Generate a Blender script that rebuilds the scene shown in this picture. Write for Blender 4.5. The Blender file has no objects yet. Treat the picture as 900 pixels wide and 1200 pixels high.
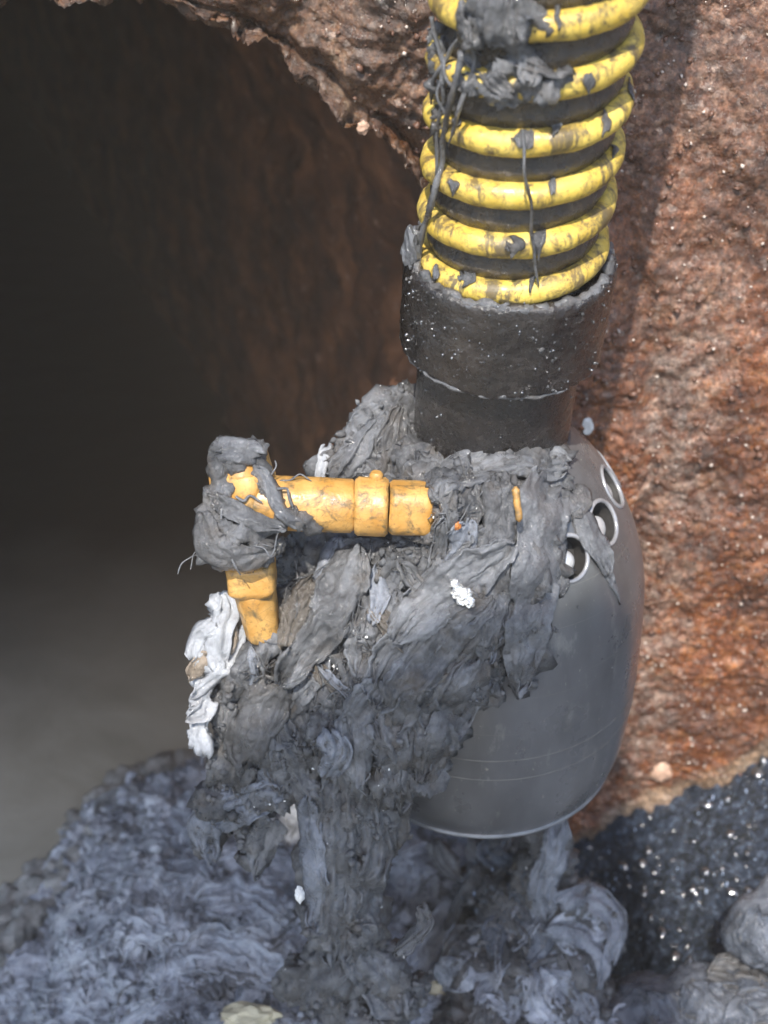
import bpy, bmesh, math, random
import numpy as np
from mathutils import Vector, Matrix
from mathutils.bvhtree import BVHTree

# ------------------------------------------------------------------ camera, world, sun, exposure
sc = bpy.context.scene
COL = sc.collection
R = math.radians
PITCH = R(34.0)
FPX = 1519.0                                   # focal length in pixels of a 900 px wide frame
FW = np.array([0, math.cos(PITCH), -math.sin(PITCH)])
UP = np.array([0, math.sin(PITCH), math.cos(PITCH)])
RT = np.array([1.0, 0, 0])
CAM = np.array([-.081, -.730, .735])
cam_d = bpy.data.cameras.new('camera'); cam = bpy.data.objects.new('camera', cam_d); COL.objects.link(cam)
cam.location = CAM; cam.rotation_euler = (math.pi/2 - PITCH, 0, 0)
cam_d.sensor_fit = 'HORIZONTAL'; cam_d.sensor_width = 36; cam_d.lens = 36*FPX/900
cam_d.clip_start = .02; cam_d.clip_end = 100
cam_d.dof.use_dof = True; cam_d.dof.focus_distance = .77; cam_d.dof.aperture_fstop = 8.5
sc.camera = cam

SUN_TO = Vector((-.13, -.55, .83)).normalized()
sun_el = math.asin(SUN_TO.z); sun_az = math.atan2(SUN_TO.x, SUN_TO.y)
world = bpy.data.worlds.new("World"); sc.world = world; world.use_nodes = True
wn = world.node_tree.nodes; wl = world.node_tree.links
sky = wn.new('ShaderNodeTexSky'); sky.sky_type = 'NISHITA'; sky.sun_disc = False
sky.sun_elevation = sun_el; sky.sun_rotation = sun_az
sky.air_density = 1.0; sky.dust_density = 1.4
wl.new(sky.outputs[0], wn['Background'].inputs[0]); wn['Background'].inputs[1].default_value = .148
sd = bpy.data.lights.new('sun', 'SUN'); sd.energy = 3.15; sd.angle = R(.5); sd.color = (1, .94, .85)
sun = bpy.data.objects.new('sun', sd); COL.objects.link(sun)
sun.rotation_euler = SUN_TO.to_track_quat('Z', 'Y').to_euler()
sc.view_settings.view_transform = 'Standard'; sc.view_settings.look = 'None'
sc.view_settings.exposure = 1.42; sc.view_settings.gamma = 1

# ------------------------------------------------------------------ helpers
rng = np.random.default_rng(7)
random.seed(7)

def at(px, py, d):
    return CAM + d*(FW + (px-450)/FPX*RT + (600-py)/FPX*UP)
def ray(px, py):
    v = FW + (px-450)/FPX*RT + (600-py)/FPX*UP
    return v
PERM = np.random.default_rng(3).permutation(256).astype(np.int32)
PERM = np.concatenate([PERM, PERM, PERM])
_g = np.random.default_rng(4).normal(size=(256, 3)); GRAD = _g/np.linalg.norm(_g, axis=1)[:, None]
def noise(p):
    p = np.asarray(p, float)
    i = np.floor(p).astype(np.int64); f = p - i; i = (i & 255).astype(np.int32)
    u = f*f*f*(f*(f*6-15)+10)
    out = 0
    for dx in (0, 1):
        wx = u[:, 0] if dx else 1-u[:, 0]
        for dy in (0, 1):
            wy = u[:, 1] if dy else 1-u[:, 1]
            for dz in (0, 1):
                wz = u[:, 2] if dz else 1-u[:, 2]
                h = PERM[PERM[PERM[(i[:, 0]+dx) & 255] + ((i[:, 1]+dy) & 255)] + ((i[:, 2]+dz) & 255)]
                g = GRAD[h]
                d = g[:, 0]*(f[:, 0]-dx) + g[:, 1]*(f[:, 1]-dy) + g[:, 2]*(f[:, 2]-dz)
                out = out + wx*wy*wz*d
    return out*1.6
def fbm(p, oct=4, gain=.5):
    a = 1; s = 0; f = 1
    for k in range(oct):
        s = s + a*noise(p*f + 17.3*k); a *= gain; f *= 2.03
    return s
def vnoise(p):
    return np.stack([noise(p), noise(p+31.7), noise(p+57.1)], 1)
def ridge(p):
    return 1 - np.minimum(1, np.abs(noise(p))*2.2)

def tag(o, label=None, cat=None, group=None, kind=None):
    if label: o['label'] = label
    if cat: o['category'] = cat
    if group: o['group'] = group
    if kind: o['kind'] = kind
    return o
def empty(name, loc, label, cat, group=None):
    o = bpy.data.objects.new(name, None); COL.objects.link(o); o.location = Vector(loc)
    o.empty_display_size = .05
    return tag(o, label, cat, group)
def link(name, me, mat, parent=None, smooth=True):
    o = bpy.data.objects.new(name, me); COL.objects.link(o)
    if mat is not None and not me.materials: me.materials.append(mat)
    if smooth and len(me.polygons): me.polygons.foreach_set('use_smooth', [True]*len(me.polygons))
    if parent is not None:
        chain = Vector((0, 0, 0)); q = parent
        while q is not None:
            chain += q.location; q = q.parent
        o.parent = parent; o.location = -chain
    return o
def mesh_from(verts, faces, name='mesh'):
    me = bpy.data.meshes.new(name)
    verts = np.asarray(verts, float)
    if isinstance(faces, np.ndarray) and faces.ndim == 2:
        n = len(faces); k = faces.shape[1]
        me.vertices.add(len(verts)); me.vertices.foreach_set('co', verts.ravel())
        me.loops.add(n*k); me.loops.foreach_set('vertex_index', faces.ravel().astype(np.int32))
        me.polygons.add(n); me.polygons.foreach_set('loop_start', np.arange(0, n*k, k, dtype=np.int32))
        me.update(calc_edges=True); me.validate()
    else:
        me.from_pydata([tuple(v) for v in verts], [], [tuple(f) for f in faces])
    return me
def grid_faces(nu, nv, closeu=False, flip=False):
    iu = np.arange(nu if closeu else nu-1); iv = np.arange(nv-1)
    a, b = np.meshgrid(iu, iv, indexing='ij')
    a2 = (a+1) % nu
    f = np.stack([a*nv+b, a2*nv+b, a2*nv+b+1, a*nv+b+1], -1).reshape(-1, 4)
    return f[:, ::-1].copy() if flip else f
def normals_of(me):
    n = np.empty(len(me.vertices)*3, np.float32); me.vertices.foreach_get('normal', n)
    return n.reshape(-1, 3).astype(float)
def coords_of(me):
    n = np.empty(len(me.vertices)*3, np.float32); me.vertices.foreach_get('co', n)
    return n.reshape(-1, 3).astype(float)
def set_coords(me, v):
    me.vertices.foreach_set('co', np.asarray(v, np.float32).ravel()); me.update()
def spline(pts, n):
    """Catmull-Rom through pts -> n samples."""
    P = np.array(pts, float); P = np.vstack([2*P[0]-P[1], P, 2*P[-1]-P[-2]])
    m = len(P)-3; t = np.linspace(0, m-1e-6, n); k = t.astype(int); f = (t-k)[:, None]
    a, b, c, d = P[k], P[k+1], P[k+2], P[k+3]
    return .5*((2*b) + (c-a)*f + (2*a-5*b+4*c-d)*f**2 + (3*b-a-3*c+d)*f**3)
def frames(path):
    T = np.gradient(path, axis=0); T /= np.linalg.norm(T, axis=1)[:, None]+1e-12
    N = np.zeros_like(T)
    n = np.cross(T[0], [0.3, .2, .93]); n /= np.linalg.norm(n)
    for i in range(len(T)):
        n = n - T[i]*np.dot(n, T[i]); n /= np.linalg.norm(n); N[i] = n
    return T, N, np.cross(T, N)
def tube(path, rad, k=12, cap=True, sq=None):
    path = np.asarray(path, float); n = len(path)
    T, N, B = frames(path)
    rad = np.broadcast_to(np.asarray(rad, float), (n,))
    a = np.linspace(0, 2*math.pi, k, endpoint=False)
    cs, sn = np.cos(a), np.sin(a)
    if sq is not None:
        m = (np.abs(cs)**sq + np.abs(sn)**sq)**(-1/sq); cs = cs*m; sn = sn*m
    V = path[:, None, :] + rad[:, None, None]*(cs[None, :, None]*N[:, None, :] + sn[None, :, None]*B[:, None, :])
    V = V.reshape(-1, 3)
    F = []
    for i in range(n-1):
        for j in range(k):
            j2 = (j+1) % k
            F.append((i*k+j, i*k+j2, (i+1)*k+j2, (i+1)*k+j))
    if cap:
        F.append(tuple(range(k-1, -1, -1))); F.append(tuple((n-1)*k+j for j in range(k)))
    return V, F
def lathe(profile, origin, axis, seg=96, jitter=None):
    """profile: list (r, h) along axis."""
    ax = np.array(axis, float); ax /= np.linalg.norm(ax)
    e1 = np.cross([0, 1, 0], ax); e1 /= np.linalg.norm(e1); e2 = np.cross(ax, e1)
    pr = np.array(profile, float)
    a = np.linspace(0, 2*math.pi, seg, endpoint=False)
    V = np.array(origin)[None, None] + pr[None, :, 1, None]*ax + pr[None, :, 0, None]*(np.cos(a)[:, None, None]*e1 + np.sin(a)[:, None, None]*e2)
    V = V.reshape(-1, 3)
    return V, grid_faces(seg, len(pr), closeu=True), (e1, e2, ax)
def dense(profile, step):
    pr = np.array(profile, float); out = [pr[0]]
    for a, b in zip(pr[:-1], pr[1:]):
        m = max(1, int(np.linalg.norm(b-a)/step))
        for i in range(1, m+1): out.append(a+(b-a)*i/m)
    return np.array(out)
class Join:
    def __init__(s): s.V = []; s.F = []; s.n = 0
    def add(s, V, F):
        s.V.append(np.asarray(V, float)); off = s.n
        for f in (F.tolist() if isinstance(F, np.ndarray) else F): s.F.append(tuple(int(i)+off for i in f))
        s.n += len(V)
    def mesh(s): return mesh_from(np.vstack(s.V), s.F)

# ------------------------------------------------------------------ materials
class M:
    def __init__(s, name):
        s.m = bpy.data.materials.new(name); s.m.use_nodes = True
        s.t = s.m.node_tree; s.n = s.t.nodes; s.b = s.n['Principled BSDF']
        s.tc = s.n.new('ShaderNodeTexCoord').outputs['Object']
    def l(s, a, b): s.t.links.new(a, b)
    def map(s, sc=(1, 1, 1), rot=(0, 0, 0)):
        n = s.n.new('ShaderNodeMapping'); n.inputs['Scale'].default_value = sc; n.inputs['Rotation'].default_value = rot
        s.l(s.tc, n.inputs['Vector']); return n.outputs[0]
    def noise(s, scale, det=6, rough=.6, vec=None, dist=0):
        n = s.n.new('ShaderNodeTexNoise'); n.inputs['Scale'].default_value = scale; n.inputs['Detail'].default_value = det
        n.inputs['Roughness'].default_value = rough; n.inputs['Distortion'].default_value = dist
        s.l(vec or s.tc, n.inputs['Vector']); return n.outputs['Fac']
    def voro(s, scale, feature='F1', out='Distance', vec=None, rand=1):
        n = s.n.new('ShaderNodeTexVoronoi'); n.feature = feature; n.inputs['Scale'].default_value = scale
        n.inputs['Randomness'].default_value = rand
        s.l(vec or s.tc, n.inputs['Vector']); return n.outputs[out]
    def ramp(s, fac, stops, interp='LINEAR'):
        n = s.n.new('ShaderNodeValToRGB'); n.color_ramp.interpolation = interp; e = n.color_ramp.elements
        while len(e) < len(stops): e.new(.5)
        for el, (p, c) in zip(e, stops):
            el.position = p; el.color = (*c, 1) if isinstance(c, (tuple, list)) else (c, c, c, 1)
        s.l(fac, n.inputs[0]); return n.outputs[0]
    def mix(s, fac, a, b, mode='MIX'):
        n = s.n.new('ShaderNodeMix'); n.data_type = 'RGBA'; n.blend_type = mode; n.clamp_result = False
        for k, v in ((0, fac), (6, a), (7, b)):
            if isinstance(v, (int, float)): n.inputs[k].default_value = v
            elif isinstance(v, (tuple, list)): n.inputs[k].default_value = (*v, 1)
            else: s.l(v, n.inputs[k])
        return n.outputs[2]
    def math(s, op, a, b=0.0, clamp=False):
        n = s.n.new('ShaderNodeMath'); n.operation = op; n.use_clamp = clamp
        for k, v in ((0, a), (1, b)):
            if isinstance(v, (int, float)): n.inputs[k].default_value = v
            else: s.l(v, n.inputs[k])
        return n.outputs[0]
    def bump(s, h, strength=.5, dist=.002, prev=None):
        n = s.n.new('ShaderNodeBump'); n.inputs['Strength'].default_value = strength; n.inputs['Distance'].default_value = dist
        s.l(h, n.inputs['Height'])
        if prev: s.l(prev, n.inputs['Normal'])
        return n.outputs[0]
    def set(s, **k):
        if 'coat' in k and 'norm' in k and 'coatn' not in k: k['coatn'] = k['norm']
        for key, v in k.items():
            i = s.b.inputs[{'col': 'Base Color', 'rough': 'Roughness', 'metal': 'Metallic', 'norm': 'Normal', 'coat': 'Coat Weight',
                            'coatr': 'Coat Roughness', 'spec': 'Specular IOR Level', 'ior': 'IOR', 'sheen': 'Sheen Weight', 'trans': 'Transmission Weight', 'coatn': 'Coat Normal'}[key]]
            if isinstance(v, (int, float)): i.default_value = v
            elif isinstance(v, (tuple, list)): i.default_value = (*v, 1)
            else: s.l(v, i)
        return s.m

def rag_material(name, dark, mid, light, brown=.0, wet=.42):
    m = M(name)
    n1 = m.noise(28, 5, .6, dist=.6); n2 = m.noise(160, 5, .65)
    c = m.ramp(m.math('ADD', m.math('MULTIPLY', n1, .65), m.math('MULTIPLY', n2, .35)), [(.36, dark), (.5, mid), (.66, light)])
    c = m.mix(m.math('MULTIPLY', m.ramp(m.noise(45, 4, .6), [(.52, 0), (.66, 1)]), brown), c, (.10, .075, .05))
    fib = m.noise(420, 6, .75, vec=m.map((1, 1, .35)), dist=.5); mid_ = m.noise(330, 5, .7, dist=1.2)
    b = m.bump(m.math('ADD', m.math('MULTIPLY', mid_, .8), m.math('MULTIPLY', fib, .6)), .9, .0024)
    r = m.ramp(m.noise(120, 4, .6), [(.38, wet-.16), (.62, wet+.22)])
    return m.set(col=c, rough=r, norm=b, spec=.5, coat=m.ramp(m.noise(70, 5, .65), [(.38, .1), (.56, 1)]), coatr=.11, coatn=m.bump(m.noise(240, 5, .75, dist=.8), .9, .0016))
MAT = {}
MAT['mud_rag'] = rag_material('muddy grey rag', (.022, .023, .025), (.074, .076, .080), (.155, .160, .170), .35)
MAT['grey_rag'] = rag_material('grey rag', (.050, .053, .060), (.110, .115, .124), (.20, .208, .222), .15)
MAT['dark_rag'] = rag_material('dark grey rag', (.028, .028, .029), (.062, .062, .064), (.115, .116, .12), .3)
MAT['blue_rag'] = rag_material('blue grey wipe', (.18, .20, .23), (.33, .355, .395), (.48, .51, .55), .05, .36)
MAT['heap_rag'] = rag_material('settled blue grey wipes', (.090, .10, .122), (.26, .28, .32), (.46, .485, .53), .20, .28)
MAT['soil_rag'] = rag_material('brown soiled wipe', (.030, .025, .020), (.075, .064, .052), (.14, .125, .105), .6, .36)
MAT['slate_rag'] = rag_material('slate blue wipe', (.08, .09, .11), (.16, .175, .205), (.25, .27, .31), .1, .36)
MAT['sludge_drop'] = M('glossy wet sludge lump').set(col=(.008, .010, .014), rough=.16, spec=1.0, ior=1.9, coat=1.0, coatr=.10)
MAT['fleck'] = M('blue white painted glint').set(col=(.26, .32, .44), rough=.25, coat=.5)  # pale colour that stands in for sky glints on the wet sludge
MAT['silt'] = rag_material('silt coated wipes', (.13, .128, .118), (.22, .215, .20), (.33, .325, .31), .2, .4)
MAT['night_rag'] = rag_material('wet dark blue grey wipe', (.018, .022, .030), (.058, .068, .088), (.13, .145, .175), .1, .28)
MAT['pale_rag'] = rag_material('pale wipe', (.22, .22, .23), (.32, .335, .36), (.42, .435, .46), .0, .55)
MAT['tan_rag'] = rag_material('tan soiled wipe', (.16, .12, .085), (.25, .2, .15), (.34, .29, .23), .3)

def m_wall():
    m = M('rusty pitted wall')
    big = m.noise(7, 4, .55); med = m.noise(34, 6, .65); fine = m.noise(150, 6, .7); grit = m.voro(230, out='Color')
    gv = m.n.new('ShaderNodeSeparateColor'); m.l(grit, gv.inputs[0])
    base = m.ramp(m.math('ADD', m.math('MULTIPLY', med, .55), m.math('MULTIPLY', fine, .45)),
                  [(.33, (.045, .015, .007)), (.45, (.135, .045, .018)), (.54, (.23, .085, .036)), (.66, (.35, .165, .080))])
    # lower part is wetter and more orange, upper part greyer brown
    sep = m.n.new('ShaderNodeSeparateXYZ'); m.l(m.tc, sep.inputs[0])
    zz = m.math('ADD', sep.outputs['Z'], m.math('MULTIPLY', m.math('SUBTRACT', big, .5), .5))
    org = m.ramp(m.math('ADD', m.math('MULTIPLY', m.noise(50, 6, .7), .6), m.math('MULTIPLY', fine, .4)),
                 [(.36, (.050, .014, .005)), (.5, (.19, .056, .014)), (.64, (.36, .145, .045))])
    gry = m.ramp(m.math('ADD', m.math('MULTIPLY', m.noise(90, 5, .7), .5), m.math('MULTIPLY', gv.outputs[0], .5)),
                 [(.3, (.050, .022, .012)), (.5, (.14, .064, .034)), (.75, (.31, .19, .125))])
    c = m.mix(m.ramp(m.math('ADD', m.math('MULTIPLY', zz, 1.0), .5), [(.74, 0), (1.0, 1)]), org, m.mix(.62, base, gry))
    # warm ochre stone round the culvert mouth
    ochre = m.ramp(m.math('ADD', m.math('MULTIPLY', m.noise(40, 6, .7), .6), m.math('MULTIPLY', fine, .4)), [(.38, (.035, .014, .007)), (.48, (.12, .050, .020)), (.57, (.21, .110, .055)), (.67, (.36, .27, .19))])
    nearm = m.ramp(m.math('ADD', sep.outputs['X'], m.math('MULTIPLY', big, .05)), [(.0, 1), (.07, 0)])
    c = m.mix(nearm, c, m.mix(1.0, ochre, (.72, .66, .58), 'MULTIPLY'))
    # band of pale lime crust beside the pump, and the tide crust along the bench
    xb = m.math('ADD', sep.outputs['X'], m.math('MULTIPLY', m.math('SUBTRACT', m.noise(22, 5, .7), .5), .11))
    band = m.ramp(m.math('ABSOLUTE', m.math('SUBTRACT', xb, .150)), [(.016, 1), (.040, 0)])
    band = m.math('MULTIPLY', band, m.ramp(m.noise(75, 6, .75), [(.42, 0), (.60, 1)]))
    band = m.math('MULTIPLY', band, m.ramp(sep.outputs['Z'], [(.28, 1), (.42, 0)]))
    c = m.mix(m.math('MULTIPLY', band, .6), c, (.40, .32, .26))
    tz = m.math('SUBTRACT', sep.outputs['Z'], m.math('SUBTRACT', m.math('MULTIPLY', sep.outputs['X'], .80), .342))
    tide = m.ramp(m.math('ABSOLUTE', m.math('ADD', tz, m.math('MULTIPLY', m.math('SUBTRACT', m.noise(35, 5, .7), .5), .05))), [(.010, 1), (.026, 0)])
    c = m.mix(m.math('MULTIPLY', tide, .7), c, (.27, .20, .13))
    # pale lime scale streaks and dabs
    lime = m.ramp(m.noise(26, 6, .7, vec=m.map((1.6, 1, .7))), [(.60, 0), (.70, 1)])
    c = m.mix(m.math('MULTIPLY', lime, .35), c, (.42, .33, .27))
    # specks of aggregate
    sp = m.math('GREATER_THAN', gv.outputs[1], .93)
    c = m.mix(m.math('MULTIPLY', sp, .25), c, (.50, .42, .36))
    stain = m.ramp(m.noise(11, 6, .65, dist=1.0), [(.36, .38), (.58, .92)])
    c = m.mix(1.0, c, stain, 'MULTIPLY')
    grain = m.ramp(m.noise(330, 4, .8, vec=m.map((1, 1, .7), (0, .6, 0))), [(.32, .35), (.52, .95), (.70, 1.9)])
    c = m.mix(1.0, c, grain, 'MULTIPLY')
    h = m.math('ADD', m.math('MULTIPLY', fine, 1.0), m.math('MULTIPLY', gv.outputs[2], .55))
    b = m.bump(h, .9, .0035)
    r = m.ramp(m.noise(170, 4, .7), [(.38, .16), (.55, .5), (.7, .75)])
    return m.set(col=c, rough=r, norm=b, spec=.7, coat=m.ramp(m.noise(48, 5, .7), [(.45, 0), (.62, .7)]), coatr=.14)
MAT['wall'] = m_wall()
def m_tunnel():
    m = M('brown culvert lining')
    c = m.ramp(m.noise(14, 6, .65), [(.38, (.034, .013, .006)), (.5, (.085, .032, .013)), (.62, (.17, .070, .030))])
    c = m.mix(m.ramp(m.noise(60, 4, .6), [(.6, 0), (.72, .6)]), c, (.28, .17, .12))
    return m.set(col=c, rough=.8, norm=m.bump(m.noise(80, 5, .7), .5, .004))
MAT['tunnel'] = m_tunnel()
def m_yellow(name, a, b_, dirt=.5, sc=1):
    m = M(name)
    c = m.ramp(m.noise(60*sc, 4, .6), [(.35, a), (.65, b_)])
    d = m.ramp(m.noise(95*sc, 8, .72, dist=.4), [(.50, 0), (.64, 1)])
    d2 = m.ramp(m.noise(420, 5, .7), [(.58, 0), (.66, 1)])
    if sc == 1.01:
        st = m.ramp(m.noise(58, 9, .75, vec=m.map((1, 1, .35)), dist=.4), [(.505, 0), (.575, 1)])
        c = m.mix(m.math('MULTIPLY', st, .9), c, (.045, .040, .032))
        st2 = m.ramp(m.noise(30, 6, .7, vec=m.map((1, 1, .5))), [(.45, 0), (.7, 1)])
        c = m.mix(m.math('MULTIPLY', st2, .55), c, (.26, .16, .03))
    c = m.mix(m.math('MULTIPLY', d, dirt), c, (.10, .075, .035))
    c = m.mix(m.math('MULTIPLY', d2, dirt*.7), c, (.16, .10, .03))
    cr_ = m.ramp(m.voro(90, 'DISTANCE_TO_EDGE', vec=None), [(.0, 1), (.025, 0)]); c = m.mix(m.math('MULTIPLY', m.math('MULTIPLY', cr_, m.ramp(m.noise(30, 3), [(.45, 0), (.6, 1)])), .35 if sc == 1 else 0), c, (.06, .035, .015))
    return m.set(col=c, rough=m.ramp(m.noise(60, 3), [(.4, .28), (.6, .48)]), norm=m.bump(m.math('ADD', m.noise(300, 4, .6), m.math('MULTIPLY', d, .5)), .3, .0012), spec=.5)
MAT['hose_yellow'] = m_yellow('yellow hose spiral', (.48, .33, .050), (.60, .45, .10), 1.0, 1.01)
MAT['arm_yellow'] = m_yellow('mustard painted metal', (.36, .18, .040), (.47, .27, .080), .95)
def m_hosewall():
    m = M('grimy black hose wall')
    c = m.ramp(m.noise(70, 6, .7), [(.40, (.008, .005, .002)), (.58, (.036, .022, .006)), (.72, (.085, .060, .030))])
    return m.set(col=c, rough=m.ramp(m.noise(90, 4), [(.4, .12), (.62, .4)]), norm=m.bump(m.noise(200, 6, .7), .9, .003), spec=.7, coat=.5, coatr=.1)
MAT['hose_wall'] = m_hosewall()
def m_cuff():
    m = M('black rubber cuff with grime')
    c = m.ramp(m.noise(40, 6, .7), [(.4, (.008, .0065, .006)), (.6, (.017, .013, .011)), (.75, (.045, .040, .037))])
    sp = m.ramp(m.noise(260, 5, .75), [(.63, 0), (.69, 1)])
    c = m.mix(m.math('MULTIPLY', sp, .5), c, (.12, .12, .125))
    return m.set(col=c, rough=m.ramp(m.noise(160, 5, .7), [(.4, .14), (.62, .38)]), norm=m.bump(m.math('ADD', m.noise(230, 6, .7), m.math('MULTIPLY', sp, .5)), .7, .0020), spec=.6, coat=.5, coatr=.15)
MAT['cuff'] = m_cuff()
def m_body():
    m = M('dark satin pump housing')
    film = m.ramp(m.noise(10, 5, .6, vec=m.map((1, 1, .5))), [(.38, (.058, .058, .059)), (.62, (.112, .112, .116))])
    dust = m.ramp(m.noise(65, 6, .7, vec=m.map((1, 1, .35))), [(.58, 0), (.72, 1)])
    c = m.mix(m.math('MULTIPLY', dust, .45), film, (.27, .265, .24))
    drip = m.ramp(m.noise(38, 6, .7, vec=m.map((1, 1, .12))), [(.56, 0), (.68, 1)])
    c = m.mix(m.math('MULTIPLY', drip, .35), c, (.05, .05, .052))
    spk = m.ramp(m.noise(230, 4, .7, vec=m.map((1, 1, .5))), [(.66, 0), (.71, 1)])
    c = m.mix(m.math('MULTIPLY', spk, .5), c, (.34, .32, .27))
    # fine round scratches
    w = m.noise(5, 3, .5, vec=m.map((.6, .6, 170)))
    sc_ = m.ramp(w, [(.68, 0), (.72, 1)])
    c = m.mix(m.math('MULTIPLY', sc_, .5), c, (.24, .22, .18))
    return m.set(col=c, rough=m.ramp(m.noise(30, 5), [(.35, .24), (.65, .42)]), metal=.1, coat=.6, coatr=.22, norm=m.bump(m.noise(60, 5, .6), .12, .002), spec=.5)
MAT['body'] = m_body()
def simple(name, col, rough, metal=0, nsc=200, bs=.3, bd=.001):
    m = M(name)
    c = m.mix(m.ramp(m.noise(nsc*.4, 4), [(.3, 0), (.7, 1)]), tuple(x*.7 for x in col), tuple(min(1, x*1.2) for x in col))
    return m.set(col=c, rough=rough, metal=metal, norm=m.bump(m.noise(nsc, 4), bs, bd))
MAT['bore'] = simple('shadowed bore', (.035, .033, .032), .5)  # dark colour puts the shade inside the holes into the bore
MAT['bead'] = simple('rim with painted highlight', (.16, .165, .175), .3, .2)  # lighter bluish tone paints the highlight along the bottom rim
MAT['seam'] = simple('scratched seam', (.13, .125, .115), .4)
MAT['steel'] = simple('bright stainless bolt', (.50, .50, .50), .3, .4)
MAT['lip'] = simple('metal lip with painted highlight', (.26, .26, .27), .22, .3)  # pale tone paints the highlight on each hole's edge
MAT['white_scrap'] = simple('white paper scrap', (.68, .68, .66), .5)
MAT['foil'] = simple('crumpled silver foil', (.82, .82, .80), .25, .8, 400, .8)
MAT['cream'] = simple('cream lump', (.42, .38, .26), .5, 0, 120, .6, .003)
MAT['pebble'] = simple('pale brown pebble', (.42, .27, .19), .5, 0, 200, .5)
MAT['chip'] = simple('glassy grit', (.45, .38, .33), .18, 0, 500, .4)
MAT['gritstone'] = simple('dark grit', (.11, .055, .035), .35, 0, 500, .5)
MAT['concrete'] = simple('grey concrete', (.32, .30, .27), .85, 0, 60, .5, .003)
def m_sludge():
    m = M('wet black sludge')
    v = m.voro(170, 'SMOOTH_F1'); n = m.noise(260, 6, .7)
    c = m.ramp(m.noise(110, 6, .75), [(.40, (.004, .006, .010)), (.54, (.020, .028, .044)), (.66, (.085, .105, .145))])  # lighter bluish patches paint sky glints into the sludge colour
    return m.set(col=c, rough=m.ramp(n, [(.4, .05), (.65, .16)]), norm=m.bump(m.math('ADD', m.math('MULTIPLY', v, -.9), m.math('MULTIPLY', n, .7)), 1.0, .0045), spec=.4)
MAT['sludge'] = m_sludge()
def m_water():
    m = M('murky grey sewage')
    c = m.ramp(m.noise(6, 5, .6, dist=.5), [(.35, (.20, .185, .145)), (.65, (.29, .27, .22))])
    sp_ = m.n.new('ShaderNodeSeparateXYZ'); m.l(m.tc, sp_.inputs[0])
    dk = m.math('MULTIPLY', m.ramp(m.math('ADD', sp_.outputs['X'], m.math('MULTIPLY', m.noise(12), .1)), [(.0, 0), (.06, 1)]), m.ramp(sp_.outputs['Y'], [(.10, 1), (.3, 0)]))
    c = m.mix(m.ramp(m.math('ADD', sp_.outputs['Y'], m.math('MULTIPLY', m.noise(5), .2)), [(.35, 0), (.85, 1)]), c, (.050, .034, .022))  # colour darkens with depth, painting in the gloom of the culvert
    c = m.mix(dk, c, (.010, .011, .013))
    return m.set(col=c, rough=m.ramp(dk, [(0, .42), (1, .08)]), norm=m.bump(m.noise(14, 4, .5), .25, .01), spec=.4)
MAT['water'] = m_water()

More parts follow.
